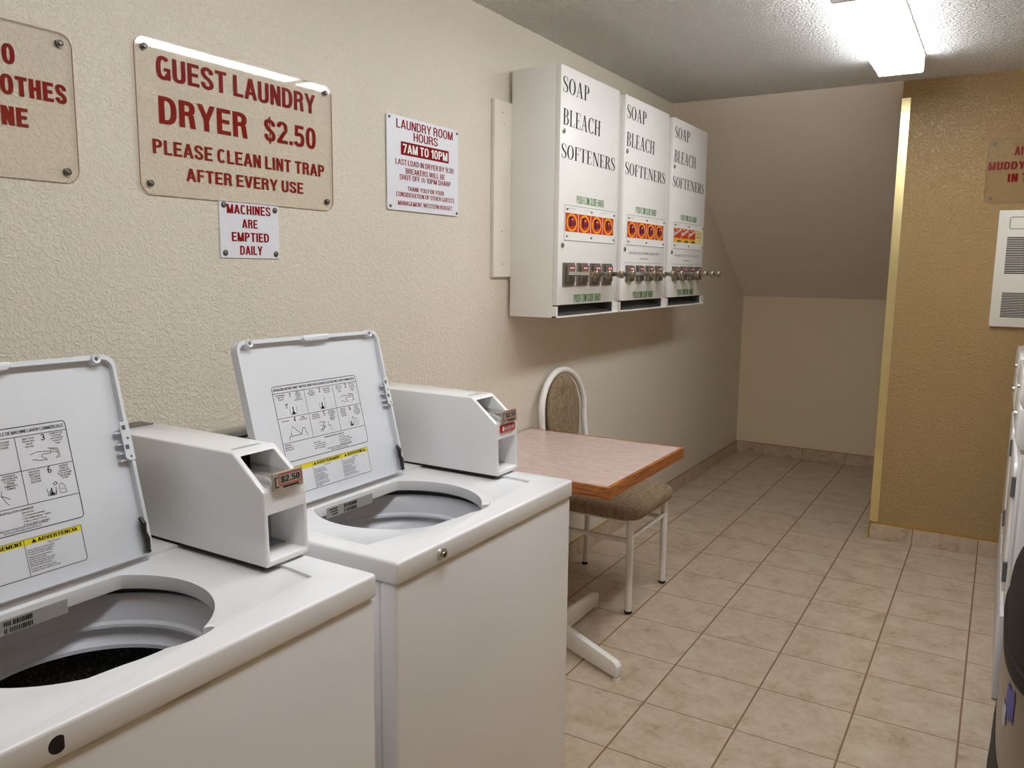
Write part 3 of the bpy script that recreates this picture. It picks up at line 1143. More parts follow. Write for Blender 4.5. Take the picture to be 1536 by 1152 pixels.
def soap_cabinet(y0, label, kind):
    fr = WL(XD)
    t = thing('vending_cabinet', label, 'vending machine', (0.016, y0 + .29, 1.258), 'laundry product cabinets on the wall')
    y1 = y0 + .605
    yd0, yd1 = y0 + .001, y0 + .553
    zb, zt = 1.258, 2.234
    body = MB(); body.box(.016, .214, y0, y1, zb, zt)
    cut = MB(); cut.box(.09, .30, y0 + .012, yd1 - .012, zb + .006, zb + .052)
    b = boolean(body, [cut], .0025, 2)
    b.build('body', 'cabinet', t)
    # the lip of the tray reaches as far as the door
    b = MB()
    b.box(.205, XD - .002, y0 + .001, y0 + .012, zb, zb + .046, .0008, 1)
    b.box(.205, XD - .002, yd1 - .012, y1 - .004, zb, zb + .05, .0008, 1)
    b.box(.205, XD + .004, y0 + .001, y1 - .004, zb, zb + .007, .0008, 1)
    tr = b.build('tray', 'cabinet', t)
    b = MB()
    b.hexa([(.092, y0 + .013, zb + .045), (.235, y0 + .013, zb + .008), (.235, yd1 - .013, zb + .008), (.092, yd1 - .013, zb + .045),
            (.092, y0 + .013, zb + .047), (.235, y0 + .013, zb + .010), (.235, yd1 - .013, zb + .010), (.092, yd1 - .013, zb + .047)])
    b.box(.092, .232, yd1 - .0128, yd1 - .0118, zb + .008, zb + .05)
    b.build('chute', 'cabinet_inner', tr)
    b = MB(); b.box(.214, XD, yd0, yd1, 1.309, zt, .003, 2)
    door = b.build('door', 'cabinet', t)
    for s_, o_, z_, h_, w_ in (('SOAP', .016, 2.134, .059, .231), ('BLEACH', .020, 2.012, .062, .342), ('SOFTENERS', .013, 1.886, .054, .506)):
        b = MB()
        b.serif(fr, s_, y0 + o_, z_, h_, w_)
        b.build('heading', 'ink', door, flatshade=True)
    for o_, z_, h_, w_, bo_ in ((.153, 1.720, .030, .262, .004), (.148, 1.317, .032, .258, .008)):
        b = MB()
        b.block(fr, 'PUSH COIN SLIDE HARD', y0 + o_, z_, h_, w_, .0006, 0, .15 if bo_ < .006 else .19, .09)
        b.build('instruction', 'green_ink', door, flatshade=True)
    # display window with the cartons behind it
    u0, u1, v0, v1 = y0 + .048, y0 + .535, 1.568, 1.707
    b = MB()
    b.prism([(u0, v0), (u1, v0), (u1, v1), (u0, v1)], fr, 0, .0015)
    pn = b.build('display_panel', 'cabinet', door)
    b = MB()
    b.line(fr, [(u0, v0), (u1, v0), (u1, v1), (u0, v1)], .0016, .0018, 0, True)
    for i in (0, 1, 2):
        b.line(fr, [(u0 + .03 + .15 * i, v1 - .012), (u0 + .10 + .15 * i, v1 - .012)], .001, .0019)
    b.build('panel_outline', 'gray_ink', pn, flatshade=True)
    for i in range(4):
        b = MB()
        k = 'soap' if kind == 'soap' else ('sheet' if i < 3 else 'card')
        carton(b, fr, u0 + .007 + .1175 * i, u0 + .007 + .1175 * i + .1125, 1.603, 1.677, k, .0019)
        b.build('product_picture', ['orange', 'gold', 'navy', 'white_ink', 'leaf_green', 'cream_label'], pn, flatshade=True)
    for u in (u0 + .02, (u0 + u1) / 2, u1 - .014):
        for v in (v0 + .016, v1 - .016):
            screw(pn, fr, u, v, .0015, .0035)
    for u, v in ((y0 + .027, 1.988), (y0 + .034, 1.547)):
        b = MB()
        b.lathe([(0, .006), (.007, .006), (.0075, .004), (.011, .003), (.0115, 0)], fr.P(u, v, 0), (1, 0, 0), 20, 0)
        b.prism([(u - .0012, v - .006), (u + .0012, v - .006), (u + .0012, v + .006), (u - .0012, v + .006)], fr, .004, .0063, 0, 1, 1)
        b.build('lock', ['chrome', 'void'], door)
    if kind != 'soap' or y0 > 3.2:
        b = MB()
        b.text(fr, 'COIN SLIDE LOCKS OUT WHEN COLUMN IS EMPTY', y0 + .08, 1.527, .011, .40, 0, .0006)
        b.line(fr, [(y0 + .22, 1.506), (y0 + .33, 1.506)], .003)
        b.build('notice', 'gray_ink', door, flatshade=True)
        b = MB(); b.line(fr, [(y0 + .03, 1.486), (y0 + .52, 1.486)], .0014)
        b.build('crease_line', 'gray_ink', door, flatshade=True)
    # four coin slides
    for i in range(4):
        yc = y0 + .090 + .1235 * i
        b = MB()
        if y0 < 3.2:
            b.prism([(yc - .050, 1.384), (yc + .050, 1.384), (yc + .050, 1.479), (yc - .050, 1.479)], fr, 0, .006, .001, 1, 0)
        else:
            b.prism([(yc - .042, 1.398), (yc + .042, 1.398), (yc + .042, 1.474), (yc - .042, 1.474)], fr, 0, .006, .001, 1, 0)
        b.prism([(yc - .030, 1.400), (yc + .034, 1.400), (yc + .034, 1.470), (yc - .030, 1.470)], fr, .006, .018, .002, 1, 0)
        sl = b.build('coin_slide', 'dark_steel', door)
        b = MB()
        b.rect(fr, yc - .022, yc + .026, 1.449, 1.467, .0184, 0)
        for k in range(4):
            b.rect(fr, yc - .016 + .010 * k, yc - .0105 + .010 * k, 1.453, 1.463, .0188, 1)
        b.build('price_label', ['red_ink', 'white_ink'], door, flatshade=True)
        # bar and knob reach into the room
        b = MB()
        b.box(XD + .010, XD + .120, yc - .026, yc + .026, 1.425, 1.430, .001, 1, 0)
        b.box(XD + .010, XD + .112, yc - .026, yc - .023, 1.425, 1.443, .0008, 1, 0)
        b.box(XD + .010, XD + .112, yc + .023, yc + .026, 1.425, 1.443, .0008, 1, 0)
        b.build('slide_bar', 'chrome', door)
        b = MB()
        b.box(XD + .112, XD + .130, yc - .019, yc + .019, 1.423, 1.443, .003, 2, 0)
        b.lathe([(0, .0), (.009, .0), (.0105, .004), (.0105, .026), (.008, .032), (0, .032)], (XD + .128, yc, 1.417), (0, 0, 1), 16, 0)
        b.build('slide_knob', 'bronze', door)
    return t


soap_cabinet(2.857, 'white laundry product cabinet with red cartons, leftmost of three, beside the hours plate', 'soap')
soap_cabinet(3.479, 'white laundry product cabinet with red cartons, middle of the three on the wall', 'soap')
soap_cabinet(4.101, 'white laundry product cabinet with dryer sheet cartons, rightmost of the three', 'sheet')

# ================================================================== WASHERS (top loaders with coin meter)
Y0, Y1, ZT = 1.035, 1.700, 0.950
HC = (.665, 1.335)      # centre of the drum opening
HR = .182


def lid_frame():
    ty, yw, ro = .251, .035, .010
    a = Vector((math.sin(yw), -math.cos(yw), 0))
    u0 = Vector((-math.sin(ty) * math.cos(yw), -math.sin(ty) * math.sin(yw), math.cos(ty)))
    A = a * math.cos(ro) + u0 * math.sin(ro)
    Up = -a * math.sin(ro) + u0 * math.cos(ro)
    N = Up.cross(A)
    br = Vector((.531, 1.528, .957))
    return Fr(br + A * .445, -A, Up, N)


def meter(t):
    ya, yb = 1.606, 1.702
    fy = Fr((0, ya, 0), (1, 0, 0), (0, 0, 1), (0, 1, 0))
    body = MB()
    body.prism([(.285, .9548), (.750, .9548), (.745, 1.083), (.672, 1.142), (.285, 1.142)], fy, 0, yb - ya)
    c1 = MB(); c1.box(.660, .80, ya + .009, yb - .007, .966, 1.043)
    sx, sz = .745 - .672, 1.083 - 1.142
    ln = math.hypot(sx, sz)
    ux, uz = sx / ln, sz / ln                      # down the slope
    nx, nz = -uz, ux                               # out of the slope
    def sp(a, d):
        return (.672 + ux * a + nx * d, 1.142 + uz * a + nz * d)
    c2 = MB()
    c2.prism([(.612, 1.080), (.725, 1.080), sp(ln - .010, 0), sp(ln - .010, .02), sp(.012, .02), sp(.012, 0), (.612, 1.124)], Fr((0, ya + .012, 0), (1, 0, 0), (0, 0, 1), (0, 1, 0)), 0, yb - ya - .022)
    b = boolean(body, [c1, c2], .0036, 3)
    me = b.build('coin_meter', 'enamel', t)
    b = MB(); b.box(.285, .738, ya + .003, yb - .003, .9505, .9548); b.build('gasket', 'void', me)
    b = MB(); b.box(.661, .664, ya + .010, yb - .008, .967, 1.042, .001, 1)
    b.box(.661, .70, ya + .0095, ya + .0115, .967, 1.042)
    b.box(.661, .70, ya + .010, yb - .008, .9665, .9685)
    b.build('coin_box_face', 'galv', me)
    b = MB(); b.box(.612, .618, ya + .013, yb - .011, 1.08, 1.131)
    for i in range(5):
        for k in range(3):
            b.box(.617, .621, ya + .016 + .013 * i, ya + .025 + .013 * i, 1.082 + .013 * k, 1.091 + .013 * k, .001, 1)
    b.box(.6185, .6205, ya + .014, yb - .012, 1.122, 1.130, 0, 1, 1)
    b.build('coin_slot_plate', ['void', 'red_ink'], me)
    # slide
    b = MB()
    yc = (ya + yb) / 2 + .002
    b.hexa([(.62, yc - .028, 1.083), (.748, yc - .024, 1.083), (.748, yc + .024, 1.083), (.62, yc + .028, 1.083),
            (.62, yc - .028, 1.106), (.748, yc - .024, 1.104), (.748, yc + .024, 1.104), (.62, yc + .028, 1.106)], .002, 2)
    b.build('coin_slide', 'chrome', me)
    b = MB()
    pl = Fr((.748, yc, 1.0865), (0, 1, 0), (-.10, 0, .995), (.995, 0, .10))
    b.prism(rrect(-.033, .033, -.005, .026, .004, 4), pl, 0, .005, .001, 1, 0)
    b.line(pl, rrect(-.021, .029, .0045, .0225, .004, 3), .0015, .0054, 1, True)
    b.block(pl, '$2.50', -.017, .0085, .0100, .042, .0056, 2, .2, .16)
    b.rect(pl, -.014, .022, -.001, .0022, .0054, 2)
    b.line(pl, [(-.024, .018), (-.029, .018), (-.029, .002), (-.022, .002)], .002, .0054, 2)
    b.build('price_plate', ['plate_gray', 'red_bright', 'ink'], me)
    b = MB()
    b.box(.648, .656, ya + .018, yb - .020, 1.1421, 1.1424)
    b.build('top_slot', 'label_gray', me)
    b = MB()
    b.lathe([(0, .009), (.008, .009), (.0095, .006), (.0095, 0)], (.594, yb, 1.133), (0, 1, 0), 18)
    b.build('side_lock', 'bronze', me)
    b = MB()
    b.box(.30, .345, ya + .012, yb - .012, 1.1421, 1.1436, .0006, 1)
    b.build('meter_plate', 'steel', me)
    return me


def lid(t):
    fr = lid_frame()
    w, h = .445, .354
    b = MB()
    po = rrect(0, w, 0, h, .022, 8)
    b.prism(po, fr, -.019, -.012)
    # rim around the sides and the top, open at the hinge edge
    pi_ = rrect(.006, w - .006, -.03, h - .008, .017, 8)
    n = len(po)
    pi2 = [(u, max(v, 0.0)) for u, v in pi_]
    b.ring(po, [(min(max(u, .006), w - .006), v) for u, v in pi2], fr, -.013, 0.0)
    # finger grip: the middle of the top rim swells towards the room
    g = [(.183, h - .004), (.193, h - .012), (.263, h - .012), (.273, h - .004), (.268, h + .001), (.188, h + .001)]
    b.prism(g, fr, -.014, .004, .002, 2)
    lo = b.build('lid', 'lid_white', t)
    for u in (.034, .411):
        b = MB()
        c = fr.P(u, h - .007, -.004)
        b.lathe([(.0035, .006), (.0075, .008), (.0095, .004), (.0095, -.008), (0, -.008)], c, fr.N, 20, 0)
        b.lathe([(0, .005), (.0042, .0062)], c, fr.N, 14, 1)
        b.build('bumper', ['lid_white', 'gap_gray'], lo)
    # latch bracket on the right rim
    b = MB()
    b.prism([(.428, .234), (.4455, .234), (.4455, .166), (.434, .166), (.428, .172)], fr, .0002, .0022, .0006, 1, 0)
    for v in (.224, .190):
        b.rect(fr, .4305, .4375, v - .004, v + .004, .0025, 1)
    for v in (.205, .173):
        b.flat(fr, circ(.438, v, .0022, 10), .0025, 1)
    for v in (.216, .196, .180, .168):
        b.prism([(.420, v - .0015), (.432, v - .0015), (.432, v + .0015), (.420, v + .0015)], fr, -.011, -.002, .0005, 1, 0)
    b.build('latch_bracket', ['lid_white', 'gap_gray'], lo)
    b = MB()
    b.tube([fr.P(.4335, .066, -.004), fr.P(.4345, .055, .001), fr.P(.4345, .040, -.001), fr.P(.4355, .028, .001), fr.P(.4345, .012, .000), fr.P(.436, .003, -.003)],
           [.003, .0052, .0042, .0054, .0046, .003], 10)
    b.tube([fr.P(.437, .034, .003), fr.P(.4325, .022, .0045), fr.P(.433, .010, .0045), fr.P(.437, .005, .003)], .0013, 8)
    b.build('hinge', 'grease', lo)
    # ---- printed instructions on the inner face
    D = -.0115
    b = MB()
    LW = .0011
    b.line(fr, rrect(.079, .343, .092, .253, .006, 4), LW, D, 0, True)
    for v in (.238, .1845, .1315):
        b.line(fr, [(.079, v), (.343, v)], .0008, D)
    for u in (.1700, .2600):
        b.line(fr, [(u, .238), (u, .1315)], .0008, D)
    tx = lambda s, u, v, hh, ww=None, al='c', bo=.0, sq=.72: b.text(fr, s, u, v, hh, ww, bo, D, 0, al, sq)
    b.block(fr, 'OPERATING INSTRUCTIONS', .083, .2430, .0052, .0700, D, 0, .14, .12)
    b.flat(fr, circ(.1562, .2456, .0009, 8), D)
    b.block(fr, 'INSTRUCTIONS POUR COUVERCLE DE MACHINE LAVER COMMERCIALE', .1590, .2430, .0052, .180, D, 0, .14, .12)
    for k, (u, v) in enumerate(((.126, .2265), (.217, .2265), (.303, .2265), (.126, .1735), (.217, .1735), (.303, .1735))):
        b.block(fr, str(k + 1), u, v, .0098, .0058 if k else .0040, D, 0, .15, .11, 'c')

    def para(lines, u, v, hh=.0030, dv=.0046, al='c', sq=.74):
        for i, s in enumerate(lines):
            tx(s, u, v - dv * i, hh, None, al, .008, sq)
    para(['POUR DETERGENT', 'IN BOTTOM', 'OF BASKET'], .099, .2315)
    para(['VERSER LE', 'DETERGENT', 'AU FOND DU', 'PANIER DE LA', 'MACHINE A LAVER'], .150, .2335, .0028, .0041, 'c', .68)
    para(['ADD DRY', 'LOAD. DO NOT', 'OVERLOAD'], .191, .2315)
    para(['METTRE LE LINGE', 'TRIEN ET NE PAS', 'SURCHARGER'], .2400, .2315, .0028, .0043, 'c', .70)
    para(['SELECT CYCLE', '(This also selects', 'wash and', 'rinse temp)'], .2800, .2315, .0028, .0041, 'c', .70)
    para(['CHOISIR LE CYCLE', '(Ce choix r\u00e8gle', 'aussi la temp\u00e9rature', 'de lavage et de', 'rin\u00e7age).'], .3250, .2335, .0027, .0039, 'c', .66)
    para(['CLOSE THE LID'], .099, .1765)
    para(['FERMER', 'LE COUVERCLE'], .151, .1785)
    para(['INSERT COINS OR', 'TOKENS. MACHINE', 'WILL START FILLING'], .190, .1785, .0028, .0041, 'c', .66)
    para(['INTRODUIRE LES', 'PI\u00c8CES DE MONNAIE', 'OU LES JETONS -', "L'APPAREIL", 'COMMENCERA \u00c0', 'SE REMPLIR.'], .2405, .1795, .0027, .0039, 'c', .66)
    para(['ADD DILUTED', 'BLEACH TO A', 'FULL BASKET', 'OF CLOTHES', 'AND WATER'], .2790, .1790, .0028, .0041, 'c', .68)
    para(['AJOUTER DE', "L'AGENT DE", 'BLANCHISSAGE', 'DILU\u00c9 \u00c0 UN PANIER', 'PLEIN DE LINGE', "ET D'EAU"], .3260, .1795, .0027, .0039, 'c', .66)
    tx('MINIMUM INSTALLATION CLEARANCES', .235, .1245, .0032, None, 'c', .008, .78)
    para(['Recess or Closet', '1 in. from washer to rear wall', '1 in. from washer to side walls', 'Min 17 in. above washer top'], .168, .1185, .0029, .0045, 'l', .70)
    para(['Closet with Door', '1. 1 in. between door and washer', '2. Door ventilation openings - 2 required', '   A. 48 sq. in. starting 3 in. from top', '   B. 24 sq. in. starting 3 in. from bottom'], .248, .1195, .0029, .0045, 'l', .62)
    tx('LOUVERED DOOR WITH EQUIVALENT AIR OPENING IS ACCEPTABLE.', .245, .0985, .0027, None, 'c', .004, .66)
    tx('SEE INSTALLATION INSTRUCTIONS FOR DETAILS.', .245, .0945, .0027, None, 'c', .004, .66)
    para(['ATTENTION:', 'Replace inlet hoses', 'after 5 years of use.'], .083, .1255, .0031, .0047, 'l', .72)
    # 1: basket with agitator and a cup
    def agit(u, v, s, full):
        b.line(fr, [(u - .010 * s, v + .017 * s), (u - .0085 * s, v), (u + .009 * s, v), (u + .0105 * s, v + .017 * s)], .0007, D)
        b.flat(fr, [(u - .0014 * s, v + .016 * s), (u - .0014 * s, v + .006 * s), (u + .0014 * s, v + .006 * s), (u + .0014 * s, v + .016 * s)], D)
        b.flat(fr, [(u - .006 * s, v + .0006), (u + .006 * s, v + .0006), (u + .0014 * s, v + .007 * s), (u - .0014 * s, v + .007 * s)], D)
        if full:
            for i in range(7):
                a = random.uniform(0, 6.28)
                cu, cv = u + random.uniform(-.008, .008) * s, v + random.uniform(.002, .009) * s
                b.line(fr, [(cu + .0024 * math.cos(a + k), cv + .0019 * math.sin(a + k)) for k in (0, .9, 1.8, 2.7, 3.6)], .0005, D)
    agit(.128, .189, 1.0, False)
    b.line(fr, [(.108, .210), (.112, .2105), (.113, .205), (.109, .2045)], .0007, D, 0, True)
    b.line(fr, [(.1075, .212), (.1135, .2135), (.1135, .210)], .0014, D)
    agit(.217, .189, .92, True)
    b.line(fr, [(.224, .207), (.227, .212), (.229, .213), (.228, .208)], .0005, D)

    def hand(u, v, s):
        b.line(fr, [(u - .018 * s, v + .004 * s), (u - .006 * s, v + .007 * s), (u + .004 * s, v + .006 * s), (u + .014 * s, v + .004 * s), (u + .0155 * s, v + .002 * s), (u + .013 * s, v + .001 * s), (u + .002 * s, v + .0015 * s)], .0007, D)
        b.line(fr, [(u + .002 * s, v + .0015 * s), (u - .001 * s, v - .001 * s), (u + .001 * s, v - .003 * s), (u + .006 * s, v - .006 * s), (u + .007 * s, v - .008 * s), (u - .004 * s, v - .0075 * s), (u - .012 * s, v - .005 * s), (u - .016 * s, v - .0045 * s)], .0007, D)
    hand(.296, .203, 1.0)
    b.line(fr, [(.307, .213), (.323, .210), (.324, .196), (.317, .195)], .0007, D)
    b.line(fr, [(.309, .211), (.321, .2085), (.322, .198), (.318, .197)], .0005, D)
    for k in range(3):
        b.line(fr, [(.311 + .004 * k, .2095 - .0008 * k), (.3112 + .004 * k, .206 - .0008 * k), (.3135 + .004 * k, .2055 - .0008 * k)], .0005, D)
    # 4: closing lid
    b.line(fr, [(.102, .136), (.102, .144), (.138, .144), (.144, .157), (.150, .157), (.155, .139)], .0010, D)
    b.line(fr, [(.138, .144), (.115, .165)], .0010, D)
    b.line(fr, [(.1135, .163), (.1095, .156), (.1085, .147)], .0006, D)
    b.flat(fr, [(.1068, .149), (.1102, .149), (.1085, .1455)], D)
    # 5: coin slide and hands
    hand(.206, .157, .62)
    b.line(fr, [(.196, .142), (.209, .1515), (.216, .1495), (.203, .140)], .0007, D, 0, True)
    b.flat(fr, circ(.203, .1445, .0018, 10), D)
    b.flat(fr, circ(.209, .1478, .0018, 10), D)
    b.line(fr, [(.226, .160), (.224, .153), (.230, .150), (.236, .146)], .0006, D)
    b.line(fr, [(.224, .153), (.229, .143), (.233, .137)], .0006, D)
    # 6: bleach
    agit(.300, .1375, .72, True)
    b.line(fr, [(.313, .138), (.3125, .150), (.317, .154), (.322, .149), (.3235, .138)], .0006, D, 0, True)
    b.line(fr, [(.315, .145), (.321, .144)], .0005, D)
    b.line(fr, [(.304, .155), (.3075, .158), (.311, .155), (.308, .1525)], .0008, D, 0, True)
    # warning panel
    b.line(fr, [(.058, .0805), (.058, .023)] , .0008, D)
    b.line(fr, [(.334, .0805), (.334, .026), (.331, .023), (.058, .023)], .0008, D)
    for u in (.150, .242):
        b.line(fr, [(u, .0805), (u, .023)], .0007, D)
    b.line(fr, [(.058, .0805), (.334, .0805)], .0006, D)
    EN = ['Fire hazard', '', 'Never place items in the washer', 'that are dampened with gasoline', 'or other flammable fluids.', '', 'No washer can completely remove', 'oil.', 'Do not dry anything that has ever', 'had any type of oil on it', '(including cooking oils).', '', 'Doing so can result in death,', 'explosion, or fire.']
    FRN = ["Risque d'incendie", '', 'Ne jamais mettre des articles', "humect\u00e9s d'essence ou d'autres", 'fluides inflammables dans la laveuse.', '', 'Aucune laveuse ne peut', "compl\u00e8tement enlever l'huile.", 'Ne pas faire s\u00e9cher des articles qui', "ont \u00e9t\u00e9 salis par tout genre d'huile", '(y compris les huiles de cuisson).', '', 'Le non-respect de ces instructions', 'peut causer un d\u00e9c\u00e8s, une explosion', 'ou un incendie.']
    ES = ['Peligro de incendio', '', 'Nunca coloque en la lavadora art\u00edculos', 'que est\u00e9n humedecidos con gasolina', 'o cualquier otro l\u00edquido inflamable.', '', 'Ninguna lavadora puede eliminar', 'completamente el aceite.', 'No seque art\u00edculos que hayan tenido', 'alguna vez cualquier tipo de aceite', '(incluyendo aceites de cocina).', '', 'No seguir estas instrucciones puede', 'ocasionar la muerte, explosi\u00f3n o incendio.']
    for col, u in ((EN, .0605), (FRN, .1525), (ES, .2445)):
        v = .0665
        for s in col:
            if s:
                if v > .066:
                    tx(s, u + .043, v, .0025, None, 'c', .006, .72)
                else:
                    W = glyphs(s, .006)[2] * .0026 * .72
                    tx(s, u, v, .0026, min(W, .086), 'l', .006)
                v -= .0034
            else:
                v -= .0011
    b.build('instruction_print', 'ink', lo, flatshade=True)
    b = MB()
    b.rect(fr, .058, .334, .0710, .0803, -.01175, 0)
    for s, u in (('WARNING', .078), ('AVERTISSEMENT', .164), ('ADVERTENCIA', .263)):
        b.block(fr, s, u, .0730, .0056, {'WARNING': .040, 'AVERTISSEMENT': .075, 'ADVERTENCIA': .064}[s], -.0113, 1, .19, .15)
        b.flat(fr, [(u - .010, .0728), (u - .002, .0728), (u - .006, .0790)], -.0113, 1)
    b.build('warning_banner', ['yellow', 'ink'], lo, flatshade=True)
    return lo


def washer():
    t = thing('washing_machine', 'white top-loading washer with open lid, nearer the table, with a chrome lock on its front', 'washing machine', (.575, (Y0 + Y1) / 2, 0), 'top-loading washers along the left wall')
    b = MB()
    b.box(.26, .862, Y0 + .004, Y1 - .004, .02, .905, .006, 2)
    b.box(.30, .84, Y0 + .05, Y1 - .05, 0.0, .03)
    well = MB(); well.lathe([(0, .47), (HR + .05, .47), (HR + .05, .95), (0, .95)], (HC[0] - .06, HC[1], 0), (0, 0, 1), 48)
    well.hexa([(.45, HC[1] - .22, .47), (.868, HC[1] - .22, .47), (.868, HC[1] + .22, .47), (.45, HC[1] + .22, .47), (.45, HC[1] - .22, .95), (.868, HC[1] - .22, .95), (.868, HC[1] + .22, .95), (.45, HC[1] + .22, .95)])
    w2_ = MB(); w2_.box(.40, .9, HC[1] - .24, HC[1] + .24, .47, .95)
    well.bm.free()
    b = boolean(b, [w2_])
    b.build('cabinet', 'enamel', t)
    b = MB(); b.box(.862, .902, Y0 + .002, Y1 - .002, .03, .9062, .007, 3); b.build('front_panel', 'enamel', t)
    # top panel with the recess under the lid and the drum opening
    base = MB(); base.box(.25, .906, Y0, Y1, .908, ZT, .006, 3)
    rec = MB()
    rec.prism([(.512, 1.078), (.800, 1.078), (.830, 1.20), (.846, 1.33), (.838, 1.47), (.826, 1.632), (.760, 1.640), (.512, 1.640)], WF, ZT - .0055, ZT + .05)
    hole = MB()
    pts = [(HC[0] + HR * math.cos(a), HC[1] + HR * math.sin(a)) for a in [2 * PI * i / 72 for i in range(72)]]
    pts = [(max(u, .546), v) for u, v in pts]
    P2 = []
    for p in pts:
        if not P2 or (abs(p[0] - P2[-1][0]) + abs(p[1] - P2[-1][1])) > 1e-4:
            P2.append(p)
    # drop the straight run down to its two ends
    on = [p for p in P2 if p[0] <= .5461]
    lo_, hi_ = min(on, key=lambda p: p[1]), max(on, key=lambda p: p[1])
    P3 = [p for p in P2 if p[0] > .5461 or p in (lo_, hi_)]
    hole.prism(P3, WF, .85, ZT + .06)
    grip = MB()
    grip.prism(circ(.838, 1.385, .018, 20, .045), WF, .92, ZT + .05)
    under = MB(); under.lathe([(0, .85), (HR + .055, .85), (HR + .055, .921), (0, .921)], (HC[0], HC[1], 0), (0, 0, 1), 64)
    b = boolean(base, [rec, hole, grip, under], .0035, 3, 40)
    top = b.build('top_panel', 'enamel', t, angle=30)
    # serial plate on the shelf behind the opening
    sf = Fr((.546, 0, .9), (0, 1, 0), (0, 0, 1), (1, 0, 0))
    b = MB()
    b.rect(sf, 1.236, 1.385, .0125, .0355, .0006, 0)
    for k in range(16):
        for vv in (.0145, .0250):
            if random.random() < .8:
                b.rect(sf, 1.290 + .0026 * k, 1.2914 + .0026 * k + random.choice((0, .0006)), vv, vv + .0075, .0010, 1)
    for k in range(3):
        b.rect(sf, 1.245 + .004 * k, 1.270, .029 - .006 * k, .0315 - .006 * k, .0010, 1)
    b.build('serial_plate', ['label_gray', 'ink'], top, flatshade=True)
    # drum: gasket, tub ring, basket
    c = (HC[0], HC[1], 0)
    b = MB(); b.lathe([(HR + .030, .9205), (HR + .032, .905), (HR + .016, .9035)], c, (0, 0, 1), 64)
    b.build('tub_gasket', 'gap_gray', t)
    b = MB()
    b.lathe([(HR + .030, .9035), (HR + .018, .9050), (HR + .012, .900), (HR + .005, .878), (HR + .001, .866), (HR - .005, .862), (HR - .006, .857), (HR + .006, .855),
             (HR + .004, .846), (HR - .004, .834), (HR - .011, .829), (HR - .012, .823), (HR + .006, .821), (HR + .03, .815)], c, (0, 0, 1), 72)
    b.build('tub_ring', 'plastic_gray', t)
    b = MB()
    b.lathe([(HR + .005, .816), (HR + .006, .55), (HR - .02, .52), (.05, .515), (0, .515)], c, (0, 0, 1), 64, 0)
    for j in range(5):
        for k in range(28):
            a = 2 * PI * (k + .5 * (j % 2)) / 28
            p = Vector((c[0] + (HR + .0045) * math.cos(a), c[1] + (HR + .0045) * math.sin(a), .795 - .035 * j))
            n = Vector((-math.cos(a), -math.sin(a), 0))
            b.lathe([(0, .0006), (.0032, .0004)], p, n, 8, 1)
    b.build('basket', ['basket', 'void'], t)
    b = MB()
    b.lathe([(0, .78), (.022, .775), (.034, .70), (.040, .60), (.085, .545), (.09, .52), (0, .52)], c, (0, 0, 1), 32)
    for k in range(4):
        a = PI / 4 + PI / 2 * k
        b.hexa([(c[0] + .03 * math.cos(a - .12), c[1] + .03 * math.sin(a - .12), .53), (c[0] + .11 * math.cos(a - .04), c[1] + .11 * math.sin(a - .04), .53),
                (c[0] + .11 * math.cos(a + .04), c[1] + .11 * math.sin(a + .04), .53), (c[0] + .03 * math.cos(a + .12), c[1] + .03 * math.sin(a + .12), .53),
                (c[0] + .03 * math.cos(a - .10), c[1] + .03 * math.sin(a - .10), .66), (c[0] + .06 * math.cos(a - .03), c[1] + .06 * math.sin(a - .03), .60),
                (c[0] + .06 * math.cos(a + .03), c[1] + .06 * math.sin(a + .03), .60), (c[0] + .03 * math.cos(a + .10), c[1] + .03 * math.sin(a + .10), .66)], .002, 1)
    b.build('agitator', 'black', t)
    lid(t)
    meter(t)
    # control console at the rear
    fy = Fr((0, Y0 + .006, 0), (1, 0, 0), (0, 0, 1), (0, 1, 0))
    b = MB(); b.prism([(.252, ZT), (.345, ZT), (.314, 1.077), (.306, 1.083), (.252, 1.083)], fy, 0, .560, .003, 2)
    con = b.build('control_console', 'label_gray', t)
    d = Vector((.314 - .345, 0, 1.077 - ZT)).normalized()
    nn = Vector((d.z, 0, -d.x))
    cf = Fr((.345, Y0 + .006, ZT), (0, 1, 0), d, nn)
    b = MB(); b.prism(rrect(.006, .554, .008, .127, .004, 3), cf, 0, .0015)
    b.build('fascia', 'black', con)
    return t


w2 = washer()
w1 = copy_tree(w2)
w1.location.y -= .717
ORG[w1.name] = Vector(w1.location)
w1['label'] = 'white top-loading washer farther from the table, black hole in its front instead of a lock'
for ch in w1.children:
    if ch.name.startswith('lid'):
        ch.location.y += .022
# differences between the two
fx = WL(.906)
b = MB()
lc = Vector((.906, 1.163, .9285))
b.lathe([(0, .0085), (.005, .0085), (.0055, .0075), (.0085, .0085), (.0115, .006), (.0118, 0)], lc, (1, 0, 0), 24, 0)
b.lathe([(0, .0088), (.0035, .0087)], lc, (1, 0, 0), 12, 1)
b.build('lock', ['chrome', 'void'], w2)
for ch in w2.children:
    if ch.name.startswith('coin_meter'):
        b = MB()
        rl = Fr((.7495, 1.654, 1.0685), (0, 1, 0), (-.04, 0, 1), (1, 0, .04))
        b.prism(rrect(-.033, .033, -.009, .009, .002, 2), rl, -.004, -.0005, 0, 1, 0)
        for k in range(5):
            b.flat(rl, circ(-.022 + .011 * k, 0, .0042, 14, .0062), 0.0, 1 if k else 2)
        b.build('coin_label', ['red_bright', 'label_gray', 'white_ink'], ch, flatshade=True)
b = MB()
hc = Vector((.906, .448, .928))
pts = [(y, z) for y, z in circ(.448, .928, .0105, 28)]
pts = [(min(y, .4555), z) for y, z in pts]
P4 = []
for p in pts:
    if p not in P4:
        P4.append(p)
b.prism(P4, fx, -.010, .0003)
b.build('lock_hole', 'void', w1)

